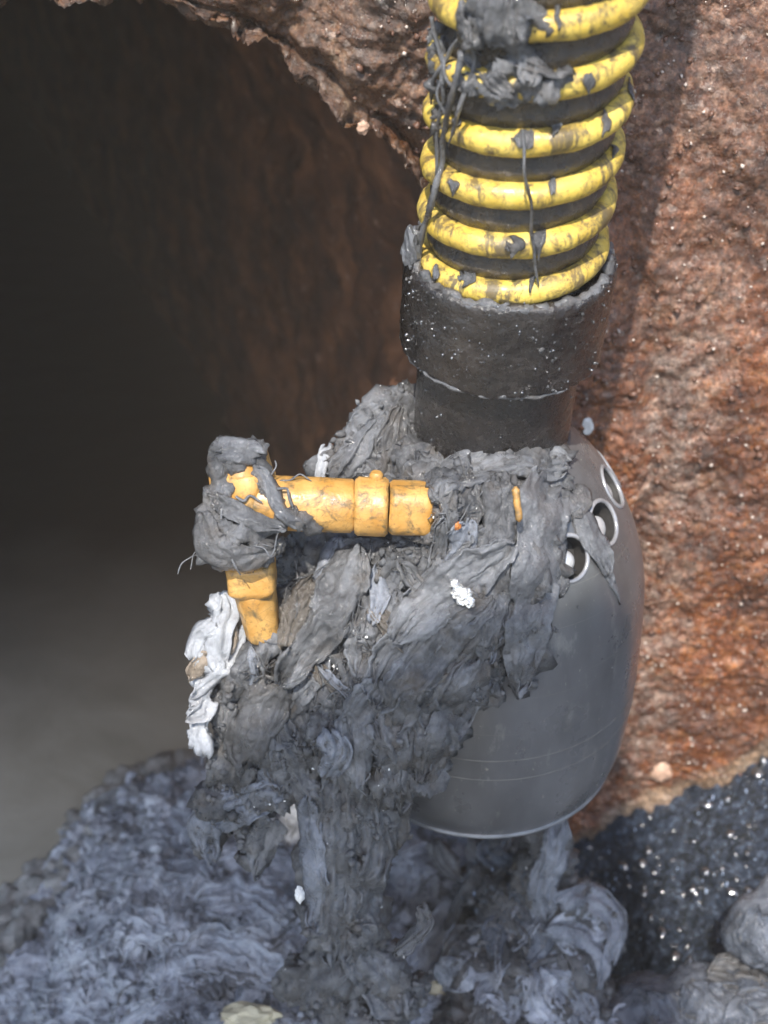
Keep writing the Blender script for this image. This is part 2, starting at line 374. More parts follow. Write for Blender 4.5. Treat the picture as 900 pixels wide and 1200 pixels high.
# ------------------------------------------------------------------ large structure: chamber wall, culvert, bench, water
YW = .15
ACX, ACZ, AR = -.300, .237, .304             # culvert arch: centre and radius in the wall plane
FLOOR = -.27
def arch(s):
    """perimeter parameter s (metres) measured from the crown, + to the right. returns x, z, nx, nz"""
    q = AR*math.pi/2
    th = np.clip(s, -q, q)/AR
    x = ACX + AR*np.sin(th); z = ACZ + AR*np.cos(th); nx = np.sin(th); nz = np.cos(th)
    ex = np.maximum(np.abs(s)-q, 0); z = z - ex
    return x, z, nx, nz
def build_wall():
    th = empty('chamber_wall', (.25, YW, FLOOR), 'rusty brown pitted manhole wall behind the yellow hose, crusted with grit', 'wall')
    s1 = np.linspace(-.75, -.12, 60, endpoint=False); s2 = np.linspace(-.12, 1.02, 640)
    s = np.concatenate([s1, s2])
    o = np.concatenate([np.linspace(-.05, 0, 24, endpoint=False), np.linspace(0, .45, 250, endpoint=False), np.linspace(.45, 1.2, 40)])
    S, O = np.meshgrid(s, o, indexing='ij')
    x, z, nx, nz = arch(S.ravel()); o_ = O.ravel()
    ins = o_ < 0
    P0 = np.stack([x*9, z*9, np.zeros_like(x)], 1)
    wob = .016*noise(P0) + .010*noise(P0*3.1+5)
    out = np.where(ins, 0, o_)
    X = x + nx*(out+wob*np.exp(-out/.06)); Z = z + nz*(out+wob*np.exp(-out/.06))
    Y = YW + np.where(ins, -o_*1.4, 0) + .0*X
    # rounding of the lip
    Y = Y + np.where(ins, 0, .03*np.exp(-out/.018))
    # gentle curve of the chamber and the leaning right hand side
    Y = Y - .25*np.maximum(X-.05, 0)**2
    P = np.stack([X, Y, Z], 1)
    coarse = np.clip((Z-.30)/.2, 0, 1)*np.clip((.08-X)/.12, 0, 1)
    w = P + .02*vnoise(P*16)
    flat = .62 + .38*np.clip((.08-X)/.12, 0, 1)
    h = .010*noise(w*11) + .006*noise(w*28) + .0030*noise(w*55+3)+.0020*ridge(w*80+3) + .0026*noise(w*130) + .0022*noise(w*270)
    h = h*flat; h += coarse*(.016*noise(w*13+9)+.007*noise(w*34)+.004*noise(w*75))
    # a shallow vertical seam left of the pump's shadow, and a flaked patch beside the pump
    seam = np.exp(-((X-(.105+.03*np.sin(Z*9)))/.012)**2); h -= .007*seam
    P[:, 1] -= h*np.where(ins, .4, 1); P[:, 0] -= np.where(ins, h, 0)*nx; P[:, 2] -= np.where(ins, h, 0)*nz
    fq = grid_faces(len(s), len(o)); fq = fq[P[fq[:, 0], 2] < .84]
    me = mesh_from(P, fq)
    surf = link('rusty_face', me, MAT['wall'], th)
    # grit chips proud of the face
    sel = np.where((o_ > .0) & (X > -.12) & (X < .42) & (Z > -.15) & (Z < .62))[0]
    r2 = np.random.default_rng(11)
    for nm, cnt, mt, smin, smax in (('pale_grit', 700, MAT['chip'], .0005, .0018), ('dark_grit', 1300, MAT['gritstone'], .001, .0034)):
        J = []; F = []; n = 0
        ico = np.array([(0,0,1),(.9,0,.1),(0,.8,0),(-1,.1,0),(.1,-.9,.1),(0,0,-1)], float)
        fc = np.array([(0,1,2),(0,2,3),(0,3,4),(0,4,1),(5,2,1),(5,3,2),(5,4,3),(5,1,4)])
        for i in r2.choice(sel, cnt):
            sz = r2.uniform(smin, smax); q = ico*(sz*r2.uniform(.6, 1.4, 3)) + r2.normal(size=(6, 3))*sz*.15
            a = r2.uniform(0, 6.28); c_, s_ = math.cos(a), math.sin(a)
            q = q @ np.array([[c_, 0, s_], [0, 1, 0], [-s_, 0, c_]])
            J.append(q + P[i] + np.array([0, -sz*.3, 0])); F.append(fc+n); n += 6
        g = link(nm, mesh_from(np.vstack(J), np.vstack(F)), mt, th, smooth=False); tag(g, kind='stuff')
    return th, P
wall, wallP = build_wall()

def build_culvert():
    th = empty('culvert', (ACX, YW+.1, FLOOR), 'dark brown arched culvert mouth receding behind the pump and rags', 'culvert')
    s = np.linspace(-1.0, 1.0, 260); y = np.concatenate([np.linspace(YW+.05, YW+.7, 90, endpoint=False), np.linspace(YW+.7, 3.2, 60)])
    S, Y = np.meshgrid(s, y, indexing='ij'); x, z, nx, nz = arch(S.ravel()); Y = Y.ravel()
    Yc = Y - YW
    x = x - .40*np.maximum(Yc-.05, 0)**1.05
    P = np.stack([x, Y, z], 1)
    h = .018*noise(P*8) + .010*noise(P*22) + .006*ridge(P*40) + .003*noise(P*90)
    h = h - .045*np.exp(-np.maximum(Yc-.05, 0)/.07)
    P[:, 0] -= nx*h; P[:, 2] -= nz*h
    V = P; link('lining', mesh_from(V, grid_faces(len(s), len(y))), MAT['tunnel'], th)
    # closed far end
    e = [(ACX-2.2, 3.15, FLOOR-.1), (ACX+.6, 3.15, FLOOR-.1), (ACX+.6, 3.15, .8), (ACX-2.2, 3.15, .8)]
    link('end_wall', mesh_from(e, [(0, 1, 2, 3)]), MAT['tunnel'], th)
build_culvert()

def build_ground():
    x = np.concatenate([np.linspace(-2.5, -.5, 12, endpoint=False), np.linspace(-.5, .7, 120), np.linspace(.72, 2.5, 12)])
    y = np.concatenate([np.linspace(-2.5, -.6, 12, endpoint=False), np.linspace(-.6, .6, 120), np.linspace(.62, 3.3, 20)])
    X, Y = np.meshgrid(x, y, indexing='ij'); X = X.ravel(); Y = Y.ravel()
    P = np.stack([X, Y, FLOOR+.002*noise(np.stack([X*8, Y*8, X*0], 1))], 1)
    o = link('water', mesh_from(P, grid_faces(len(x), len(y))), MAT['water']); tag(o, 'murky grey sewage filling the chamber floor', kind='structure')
    # sludge bench
    x = np.linspace(.03, .75, 330); y = np.linspace(-.45, .20, 300)
    X, Y = np.meshgrid(x, y, indexing='ij'); X = X.ravel(); Y = Y.ravel()
    Z = -.250 + .80*np.clip(X-.115, -.2, .30) + .25*np.clip(Y-.15, -.6, 0) + .06*np.clip(.0-Y, 0, 1)
    Pn = np.stack([X, Y, Z], 1)
    Z = Z + .012*noise(Pn*14) + .006*noise(Pn*40) + .0060*ridge(Pn*80) + .0045*noise(Pn*170)
    P = np.stack([X, Y, Z], 1)
    o = link('ground', mesh_from(P, grid_faces(len(x), len(y))), MAT['sludge']); tag(o, 'black wet gritty sludge bench at the foot of the rusty wall', kind='structure')
    # the unseen slab added to bound the sunlight is built next
    return
build_ground()

def build_shade_slab():
    # Unseen slab added high overhead; its outline is shaped to bound the sunlight
    zt = 3.0
    def on(p, z=zt):     # follow the sun's direction from point p up to the slab
        p = np.array(p, float); s = np.array(SUN_TO); return p + s*(z-p[2])/s[2]
    a = on((.06, -.100, .165)); b = on((-.24, -.09, -.04)); c = on((-.30, .15, .22)); d2 = on((-.42, .15, .62))
    pts = [(a[0]+.03, a[1]-.40), (a[0]+.025, a[1]-.02), (a[0], a[1]), (b[0]+.05, b[1]), (b[0]-.03, b[1]+.06), (c[0], c[1]), (d2[0]-.02, d2[1]+.3),
           (d2[0]-.9, d2[1]+.3), (d2[0]-.9, a[1]-.8), (a[0]+.03, a[1]-.8)]
    n = len(pts)
    V = [(x, y, zt) for x, y in pts]+[(x, y, zt+.12) for x, y in pts]
    F = [tuple(range(n-1, -1, -1)), tuple(range(n, 2*n))] + [(i, (i+1) % n, n+(i+1) % n, n+i) for i in range(n)]
    o = link('shade_slab', mesh_from(V, F), MAT['concrete'], smooth=False); tag(o, 'unseen concrete slab added to shade the lower chamber', kind='structure')
build_shade_slab()

def build_haze():
    x0, x1, y0, y1, z0, z1 = -2.7, 2.7, -2.7, 3.5, FLOOR-1.2, 1.15
    V = [(x, y, z) for z in (z0, z1) for x, y in ((x0, y0), (x1, y0), (x1, y1), (x0, y1))]
    F = [(3, 2, 1, 0), (4, 5, 6, 7), (0, 1, 5, 4), (1, 2, 6, 5), (2, 3, 7, 6), (3, 0, 4, 7)]
    m = bpy.data.materials.new('thin damp haze'); m.use_nodes = True; n = m.node_tree.nodes; n.remove(n['Principled BSDF'])
    v = n.new('ShaderNodeVolumePrincipled'); v.inputs['Color'].default_value = (.97, .83, .66, 1); v.inputs['Density'].default_value = HAZE
    m.node_tree.links.new(v.outputs[0], n['Material Output'].inputs['Volume'])
    o = link('haze', mesh_from(V, F), m, smooth=False); tag(o, 'thin damp haze hanging in the chamber', kind='stuff')
HAZE = .026
build_haze()

# ------------------------------------------------------------------ pump
AX = -.008
PUMP = empty('submersible_pump', (AX, 0, .01), 'dark grey dome shouldered pump hanging half buried in wet rags', 'pump')
prof = [(.0, .012), (.060, .012), (.084, .018), (.098, .030), (.106, .048), (.1095, .075), (.111, .12), (.1105, .165), (.108, .200), (.101, .228),
        (.090, .254), (.076, .277), (.060, .296), (.050, .304), (.048, .306), (.0, .306)]
def smooth_prof(p, it=3):
    p = np.array(p)
    for _ in range(it):
        q = [p[0]]
        for a, b in zip(p[:-1], p[1:]): q += [a*.75+b*.25, a*.25+b*.75]
        q.append(p[-1]); p = np.array(q)
    return p
pp = smooth_prof(prof, 3)
V, F, _ = lathe(pp, (AX, 0, 0), (0, 0, 1), 160)
bm = bmesh.new(); me = mesh_from(V, F); bm.from_mesh(me); bmesh.ops.remove_doubles(bm, verts=bm.verts, dist=1e-5)
bmesh.ops.recalc_face_normals(bm, faces=bm.faces); bm.to_mesh(me); bm.free()
body = link('housing', me, MAT['body'], PUMP)
me.materials.append(MAT['bore'])
# intake holes round the shoulder
def surf_pt(ang, z):
    r = np.interp(z, pp[4:-4, 1], pp[4:-4, 0]); dr = (np.interp(z+.002, pp[4:-4, 1], pp[4:-4, 0])-np.interp(z-.002, pp[4:-4, 1], pp[4:-4, 0]))/.004
    n = np.array([math.cos(ang), math.sin(ang), -dr]); n /= np.linalg.norm(n)
    return np.array([AX+r*math.cos(ang), r*math.sin(ang), z]), n
def pix_hit(bvh, px, py):
    h = bvh.ray_cast(Vector(CAM), Vector(ray(px, py)).normalized())
    return np.array(h[0]) if h[0] is not None else None
bvh_body = BVHTree.FromPolygons([tuple(v) for v in coords_of(me)], [tuple(p.vertices) for p in me.polygons])
cut = Join(); holes = []
h3 = pix_hit(bvh_body, 668, 655); h2 = pix_hit(bvh_body, 709, 613); h1 = pix_hit(bvh_body, 719, 570)
print('holes', h1, h2, h3)
hz = float(np.mean([h[2] for h in (h2, h3) if h is not None])); 
angs = []
for h in (h3, h2, h1):
    if h is not None: angs.append((math.atan2(h[1], h[0]-AX), h[2]))
print(angs)
first = angs[0][0]; last = angs[-1][0]; stepa = (last-first)/2
k = 3; aa = last+stepa
while aa < first+2*math.pi-stepa*.8: angs.append((aa, hz)); aa += stepa
for a, z in angs:
    p, n = surf_pt(a, z); HR = .0140
    holes.append((p, n))
    path = np.array([p - n*.016, p + n*.02]); Vc, Fc = tube(path, HR, 28); cut.add(Vc, Fc)
cm = cut.mesh(); co = bpy.data.objects.new('cutter', cm); COL.objects.link(co); cm.materials.append(MAT['body']); cm.materials.append(MAT['bore'])
for p_ in cm.polygons: p_.material_index = 1
bmx = bmesh.new(); bmx.from_mesh(cm); bmesh.ops.recalc_face_normals(bmx, faces=bmx.faces); bmx.to_mesh(cm); bmx.free()
md = body.modifiers.new('holes', 'BOOLEAN'); md.operation = 'DIFFERENCE'; md.object = co; md.solver = 'EXACT'
bpy.context.view_layer.update()
co.location = body.location*0; body_loc = body.location.copy(); par = body.parent; body.parent = None; body.location = (0, 0, 0); bpy.context.view_layer.update()
dg = bpy.context.evaluated_depsgraph_get(); newme = bpy.data.meshes.new_from_object(body.evaluated_get(dg))
body.modifiers.clear(); body.data = newme; body.parent = par; body.location = body_loc
bpy.data.objects.remove(co)
newme.set_sharp_from_angle(angle=R(38))
for i, (p, n) in enumerate(holes):
    # rolled lip around each hole
    e1 = np.cross(n, [0, 0, 1]); e1 /= np.linalg.norm(e1); e2 = np.cross(n, e1)
    a = np.linspace(0, 2*math.pi, 41)
    ringp = p + (.0146)*(np.cos(a)[:, None]*e1+np.sin(a)[:, None]*e2)
    # lay on the curved housing
    rr = []
    for q in ringp:
        dz = q[2]; rad = np.interp(dz, pp[4:-4, 1], pp[4:-4, 0]); v = np.array([q[0]-AX, q[1]]); v = v/np.linalg.norm(v)*rad
        rr.append((AX+v[0], v[1], dz))
    Vr, Fr = tube(np.array(rr)-n*.0004, .0016, 10, cap=False)
    lip = link('hole_lip', mesh_from(Vr, Fr), MAT['lip'], PUMP)
    pb = p - n*.0070
    Vb, Fb, _ = lathe([(0, .0062), (.0045, .0060), (.0070, .0048), (.0078, .0030), (.0078, 0), (0, 0)], pb-np.array([.0015, 0, .0028]), n, 24)
    link('bolt', mesh_from(Vb, Fb), MAT['steel'], PUMP)
# bottom band
bq = np.linspace(0, 2*math.pi, 13)
rp = float(np.interp(.034, pp[:-4, 1], pp[:-4, 0]))
Vb, Fb, _ = lathe([(rp+.0022*math.cos(t), .034+.0022*math.sin(t)) for t in bq], (AX, 0, 0), (0, 0, 1), 160)
link('bottom_bead', mesh_from(Vb, Fb), MAT['bead'], PUMP)
for zq in (.100, .118):
    rp = float(np.interp(zq, pp[:-4, 1], pp[:-4, 0]))
    Vb, Fb, _ = lathe([(rp-.0004, zq-.0006), (rp+.0004, zq), (rp-.0004, zq+.0006)], (AX, 0, 0), (0, 0, 1), 160)
    link('seam', mesh_from(Vb, Fb), MAT['seam'], PUMP)
# neck
NA = np.array([-.0110, 0, .316]); ND = np.array([.030, -.165, 1.0]); ND /= np.linalg.norm(ND)
V, F, _ = lathe(dense([(.0, -.03), (.0505, -.03), (.0505, .075), (.046, .075), (.0, .075)], .004), NA, ND, 96)
d = .0008*noise(V*60); V = V + d[:, None]*np.array([0, -1, 0])
link('neck', mesh_from(V, F), MAT['cuff'], PUMP)

# handle: yellow arm with elbow, on the front left of the pump
HANDLE = bpy.data.objects.new('handle', None); COL.objects.link(HANDLE); HANDLE.parent = PUMP; HANDLE.location = (0, 0, 0)
def seg(name, p0, p1, r0, r1=None, k=24, sq=None, n=10, rough=.0004, bev=.002, mat='arm_yellow'):
    r1 = r1 or r0; p0 = np.array(p0); p1 = np.array(p1); L = np.linalg.norm(p1-p0)
    ts = [0, bev/L] + list(np.linspace(bev/L, 1-bev/L, n)[1:-1]) + [1-bev/L, 1]
    path = np.array([p0+(p1-p0)*t for t in ts]); rad = np.array([r0+(r1-r0)*t for t in ts]); rad[0] -= bev*.8; rad[-1] -= bev*.8
    V, F = tube(path, rad, k, True, sq)
    V = V + rough*vnoise(V*180)
    me = mesh_from(V, F); o = link(name, me, MAT[mat], HANDLE); me.set_sharp_from_angle(angle=R(50)); return o
A0 = at(292, 588, .772); A1 = at(416, 593, .772); A2 = at(455, 594, .772); A3 = at(506, 596, .774)
PXM = .772/FPX
seg('tube', A0, A1, 32.5*PXM, 32*PXM, 28)
seg('collar', A1, A2, 35*PXM, k=28)
seg('socket', A2, A3, 30*PXM, 29.5*PXM, k=32, sq=3.2, bev=.0025)
seg('inner_tube', A3, at(560, 602, .835), 24*PXM)
seg('knob', at(441, 565, .768), at(441, 553, .765), .0042, k=16, bev=.0015)
seg('elbow', at(284, 552, .770), at(288, 645, .782), 34*PXM, 33*PXM, k=32, sq=4)
seg('elbow_cap', at(281, 524, .770), at(284, 562, .772), 26*PXM, 33*PXM, k=32, sq=4)
seg('flange', at(293, 655, .788), at(297, 692, .796), 29*PXM, 29*PXM, k=32, sq=5, bev=.003)
seg('leg_tube', at(297, 685, .795), at(310, 748, .812), 27*PXM, 21*PXM, 8)
seg('sliver', at(604, 570, .752), at(609, 612, .754), .0024, .0022, 8)

# ------------------------------------------------------------------ hose
HOSE = empty('suction_hose', tuple(NA+ND*.05), 'ribbed black hose with a bright yellow spiral rising from the pump neck', 'hose')
def axis_pt(h):     # slight forward bend
    h = np.asarray(h, float)
    return NA[None]+h[:, None]*ND[None] + np.stack([h*0, -.10*h**2*0, h*0], 1)
hs = np.linspace(.075, .66, 420)
C0 = axis_pt(hs); T, N, B = frames(C0)
PITCHH = .0298
seg_n = 96; a = np.linspace(0, 2*math.pi, seg_n, endpoint=False)
HH, AA = np.meshgrid(hs, a, indexing='ij')
ph = ((HH/PITCHH) - (AA/(2*math.pi))) % 1.0
E1 = np.array([1, 0, 0]) - ND*ND[0]; E1 /= np.linalg.norm(E1); E2 = np.cross(ND, E1)
RB = .0478 + .0012*np.cos(ph*4*math.pi)
VV = axis_pt(HH.ravel()) + RB.ravel()[:, None]*(np.cos(AA.ravel())[:, None]*E1+np.sin(AA.ravel())[:, None]*E2)
Fq = grid_faces(len(hs), seg_n); 
wrap = np.stack([np.arange(len(hs)-1)*seg_n+seg_n-1, (np.arange(len(hs)-1)+1)*seg_n+seg_n-1, (np.arange(len(hs)-1)+1)*seg_n, np.arange(len(hs)-1)*seg_n], 1)
VV += .0006*vnoise(VV*120)
link('hose_wall', mesh_from(VV, np.vstack([Fq, wrap])), MAT['hose_wall'], HOSE)
def helix(h0, h1, r, phase=0, n=90):
    m = int((h1-h0)/PITCHH*n); h = np.linspace(h0, h1, m); an = 2*math.pi*h/PITCHH + phase
    return axis_pt(h) + r*(np.cos(an)[:, None]*E1+np.sin(an)[:, None]*E2), an
hp, an = helix(.112, .64, .0482, phase=R(150))
rad_dir = np.cos(an)[:, None]*E1+np.sin(an)[:, None]*E2
k = 14; b_ = np.linspace(0, 2*math.pi, k, endpoint=False)
cs = np.cos(b_); sn = np.sin(b_)
Vh = hp[:, None, :] + (.0076*cs)[None, :, None]*rad_dir[:, None, :] + (.0073*sn)[None, :, None]*ND[None, None, :]
Vh = Vh.reshape(-1, 3); Vh += .0007*vnoise(Vh*70)+.0003*vnoise(Vh*300)
Fh = grid_faces(len(hp), k); m_ = len(hp)
wr = np.stack([np.arange(m_-1)*k+k-1, (np.arange(m_-1)+1)*k+k-1, (np.arange(m_-1)+1)*k, np.arange(m_-1)*k], 1)
link('spiral_rib', mesh_from(Vh, np.vstack([Fh, wr])), MAT['hose_yellow'], HOSE)
# cuff
def rough_lathe(name, prof, org, ax, seg, mat, parent, amp=(.0008, 60), edge=None):
    V, F, (e1, e2, ax_) = lathe(dense(prof, .0018), org, ax, seg)
    rel = V-np.array(org); hh = rel@ax_; rd = rel-hh[:, None]*ax_; rn = rd/(np.linalg.norm(rd, axis=1)[:, None]+1e-9)
    V = V + rn*(amp[0]*(noise(V*amp[1])+.5*noise(V*amp[1]*3.3)))[:, None]
    if edge: V = V + ax_[None]*(edge(rn, hh))[:, None]
    return link(name, mesh_from(V, F), mat, parent)
def cuff_edge(rn, hh):
    w = np.clip((hh-.09)/.04, 0, 1); return w*(.003*noise(rn*4+3)+.0018*noise(rn*14)) + (1-w)*(.0022*noise(rn*2.2+8)+.0008*noise(rn*12))
rough_lathe('cuff', [(.048, .064), (.0610, .0635), (.0622, .065), (.0622, .120), (.0613, .124), (.0573, .125), (.048, .120)], NA, ND, 200, MAT['cuff'], HOSE, (.0010, 55), cuff_edge)
# crust of grime packed in the top edge of the cuff
def torus_crust(name, h, rmaj, rmin, mat, parent, seed=0, arc=(0, 2*math.pi), amp=.004):
    n = 260; an = np.linspace(arc[0], arc[1], n)
    c = NA+ND*h + rmaj*(np.cos(an)[:, None]*E1+np.sin(an)[:, None]*E2)
    c = c + ND*(.002*noise(np.stack([np.cos(an)*5, np.sin(an)*5, an*0+seed], 1)))[:, None]
    rr = rmin*(1+.7*noise(np.stack([np.cos(an)*9, np.sin(an)*9, an*0+seed], 1)))
    V, F = tube(c, np.maximum(rr, rmin*.3), 12, True)
    V = V + amp*.5*vnoise(V*130) + amp*.3*vnoise(V*330)
    return link(name, mesh_from(V, F), mat, parent)
torus_crust('grime_crust', .1243, .0580, .0026, MAT['mud_rag'], HOSE, 3)
torus_crust('lower_crust', .0645, .0606, .0014, MAT['mud_rag'], HOSE, 8, amp=.002)

# ------------------------------------------------------------------ rag masses
def blob_mass(blobs, voxel=.003, sm=6):
    """blobs: (px,py,d,rpx[,stretch]) -> remeshed smooth mesh"""
    bm = bmesh.new()
    for b in blobs:
        px, py, d, r = b[:4]; st = b[4] if len(b) > 4 else (1, 1, 1)
        c = at(px, py, d); rr = r*d/FPX
        mt = Matrix.Translation(Vector(c)) @ Matrix.Diagonal((rr*st[0], rr*st[1], rr*st[2], 1))
        bmesh.ops.create_icosphere(bm, subdivisions=3, radius=1, matrix=mt)
    me = bpy.data.meshes.new('mass'); bm.to_mesh(me); bm.free()
    o = bpy.data.objects.new('tmp', me); COL.objects.link(o)
    r = o.modifiers.new('r', 'REMESH'); r.mode = 'VOXEL'; r.voxel_size = voxel
    s = o.modifiers.new('s', 'SMOOTH'); s.iterations = sm; s.factor = .6
    bpy.context.view_layer.update(); dg = bpy.context.evaluated_depsgraph_get()
    nm = bpy.data.meshes.new_from_object(o.evaluated_get(dg)); bpy.data.objects.remove(o)
    return nm
def bvh_of(me):
    P = coords_of(me); return BVHTree.FromPolygons([Vector(v) for v in P], [tuple(p.vertices) for p in me.polygons])
def crumple(P, amp=1.0, zs=.5, s=1.0, seed=0):
    Q = P*np.array([1, 1, zs]) + seed
    w = Q + .022*vnoise(Q*20*s) + .008*vnoise(Q*60*s)
    h = .0090*ridge(w*26*s)**1.5 + .0058*ridge(w*60*s+4)**1.5 + .0030*ridge(w*130*s+9)**1.3 + .0012*noise(w*330*s)
    return amp*(h-.006)
def displace(me, amp=1.0, zs=.5, s=1.0, seed=0):
    P = coords_of(me); N = normals_of(me); h = crumple(P, amp, zs, s, seed)
    set_coords(me, P + N*h[:, None])
def blur2(A, it):
    for _ in range(it):
        B_ = np.pad(A, 1, mode='edge'); A = (B_[:-2, 1:-1]+B_[2:, 1:-1]+B_[1:-1, :-2]+B_[1:-1, 2:]+4*B_[1:-1, 1:-1])/8
    return A
sid = [0]
def rag(parent, bvh, pts, width, mat='grey_rag', lift=.004, fold=.003, nf=2.5, name='rag', curl=.004, thick=.0009, label=None, dflt=None, edge_noise=.16, fray=True, dens=1.0, soft=8, seed=None):
    """A strip of wet cloth laid over the mass: pts = pixel centre line, width px (scalar or per pt)."""
    sid[0] += 1; sd_ = seed if seed is not None else sid[0]*7.13
    pts = np.array(pts, float); L = np.sum(np.linalg.norm(np.diff(pts[:, :2], axis=0), axis=1))
    w = np.broadcast_to(np.array(width, float), (len(pts),))
    nu = int(max(14, min(110, L/2.2*dens))); nv = int(max(9, min(60, w.max()/1.9*dens)))
    sp_ = spline(np.column_stack([pts[:, :2], w]), nu)
    c = sp_[:, :2]; wd = sp_[:, 2]
    T = np.gradient(c, axis=0); T /= np.linalg.norm(T, axis=1)[:, None]; Nn = np.stack([-T[:, 1], T[:, 0]], 1)
    v = np.linspace(-1, 1, nv); u = np.linspace(0, 1, nu)
    U, Vv = np.meshgrid(u, v, indexing='ij')
    q = np.stack([U.ravel()*L/60, Vv.ravel()*w.max()/60, np.full(U.size, sd_)], 1)
    e = noise(np.stack([u*L/26, u*0, u*0+sd_], 1))*edge_noise+noise(np.stack([u*L/9, u*0+5, u*0+sd_], 1))*edge_noise*.5
    e2 = noise(np.stack([u*L/26, u*0+9, u*0+sd_], 1))*edge_noise+noise(np.stack([u*L/9, u*0+15, u*0+sd_], 1))*edge_noise*.5
    endt = np.minimum(1, (np.minimum(u, 1-u)/.07))**.5
    half = wd[:, None]/2*np.where(Vv < 0, (1+e)[:, None], (1+e2)[:, None])*(.35+.65*endt)[:, None]
    jx = noise(q*2.3).reshape(U.shape)*4; jy = noise(q*2.3+40).reshape(U.shape)*4
    endj = (noise(np.stack([v*w.max()/14, v*0, v*0+sd_], 1))*9)
    PX = c[:, 0][:, None] + Nn[:, 0][:, None]*Vv*half + jx + T[:, 0][:, None]*endj[None]*(np.abs(U-.5)*2)**4
    PY = c[:, 1][:, None] + Nn[:, 1][:, None]*Vv*half + jy + T[:, 1][:, None]*endj[None]*(np.abs(U-.5)*2)**4
    D = np.full(U.shape, np.nan)
    cv = Vector(CAM)
    st = 2
    for i in range(0, nu, st):
        for j in range(0, nv, st):
            r_ = ray(PX[i, j], PY[i, j]); ln = np.linalg.norm(r_)
            h = bvh.ray_cast(cv, Vector(r_/ln))
            if h[0] is not None: D[i, j] = h[3]/ln
    Ds = D[::st, ::st]
    if np.all(np.isnan(Ds)): Ds[:] = dflt or .85
    for _ in range(200):                 # fill misses from neighbours
        m = np.isnan(Ds)
        if not m.any(): break
        Pd = np.pad(Ds, 1, mode='constant', constant_values=np.nan)
        stack = np.stack([Pd[:-2, 1:-1], Pd[2:, 1:-1], Pd[1:-1, :-2], Pd[1:-1, 2:]])
        cnt = (~np.isnan(stack)).sum(0); sm = np.nansum(stack, 0)
        Ds = np.where(m & (cnt > 0), (sm+0.004*0)/np.maximum(cnt, 1), Ds)
    med = np.median(Ds); Ds = np.clip(Ds, med-.07, med+.06)
    Ds = blur2(Ds, soft//2)
    ii = np.clip(np.arange(nu)/st, 0, Ds.shape[0]-1); jj = np.clip(np.arange(nv)/st, 0, Ds.shape[1]-1)
    i0 = np.floor(ii).astype(int); i1 = np.minimum(i0+1, Ds.shape[0]-1); fi = (ii-i0)[:, None]
    j0 = np.floor(jj).astype(int); j1 = np.minimum(j0+1, Ds.shape[1]-1); fj = (jj-j0)[None]
    D = (Ds[i0][:, j0]*(1-fi)+Ds[i1][:, j0]*fi)*(1-fj)+(Ds[i0][:, j1]*(1-fi)+Ds[i1][:, j1]*fi)*fj
    D = blur2(D, soft)
    wv = noise(q*.8+3).reshape(U.shape)*1.6
    ph = (Vv*nf*math.pi/2 + wv*1.5 + sd_)
    f = (1-np.abs(np.sin(ph)))**1.2 + .5*(1-np.abs(np.sin(ph*2.3+wv*3+1)))**1.5
    small = ridge(np.stack([U.ravel()*L/34, Vv.ravel()*w.max()/15, np.full(U.size, sd_+3)], 1)+.5*vnoise(q*3)).reshape(U.shape)
    edge = np.maximum(np.abs(Vv)**4, (np.abs(U-.5)*2)**8)
    curlm = noise(q*1.1+77).reshape(U.shape)
    off = lift + fold*f + fold*.55*small + curl*edge*curlm - lift*.9*edge*(curlm < 0)
    D = D - off
    P = CAM[None, None] + D[..., None]*(FW + ((PX-450)/FPX)[..., None]*RT + ((600-PY)/FPX)[..., None]*UP)
    P = P.reshape(-1, 3); P = P + .0007*vnoise(P*240)
    me = mesh_from(P, grid_faces(nu, nv))
    o = link(name, me, MAT[mat], parent)
    so = o.modifiers.new('thick', 'SOLIDIFY'); so.thickness = thick; so.offset = 0
    if label: o['label'] = label
    return o
def strand(parent, pts3, r, mat, name='thread', n=40, wob=.0015):
    p = spline(np.array(pts3), n); p = p + wob*vnoise(p*60+r*1000)
    rr = r*(1+.4*noise(p*200)); rr[-3:] *= .5
    V, F = tube(p, np.maximum(rr, r*.4), 6)
    return link(name, mesh_from(V, F), MAT[mat], parent)

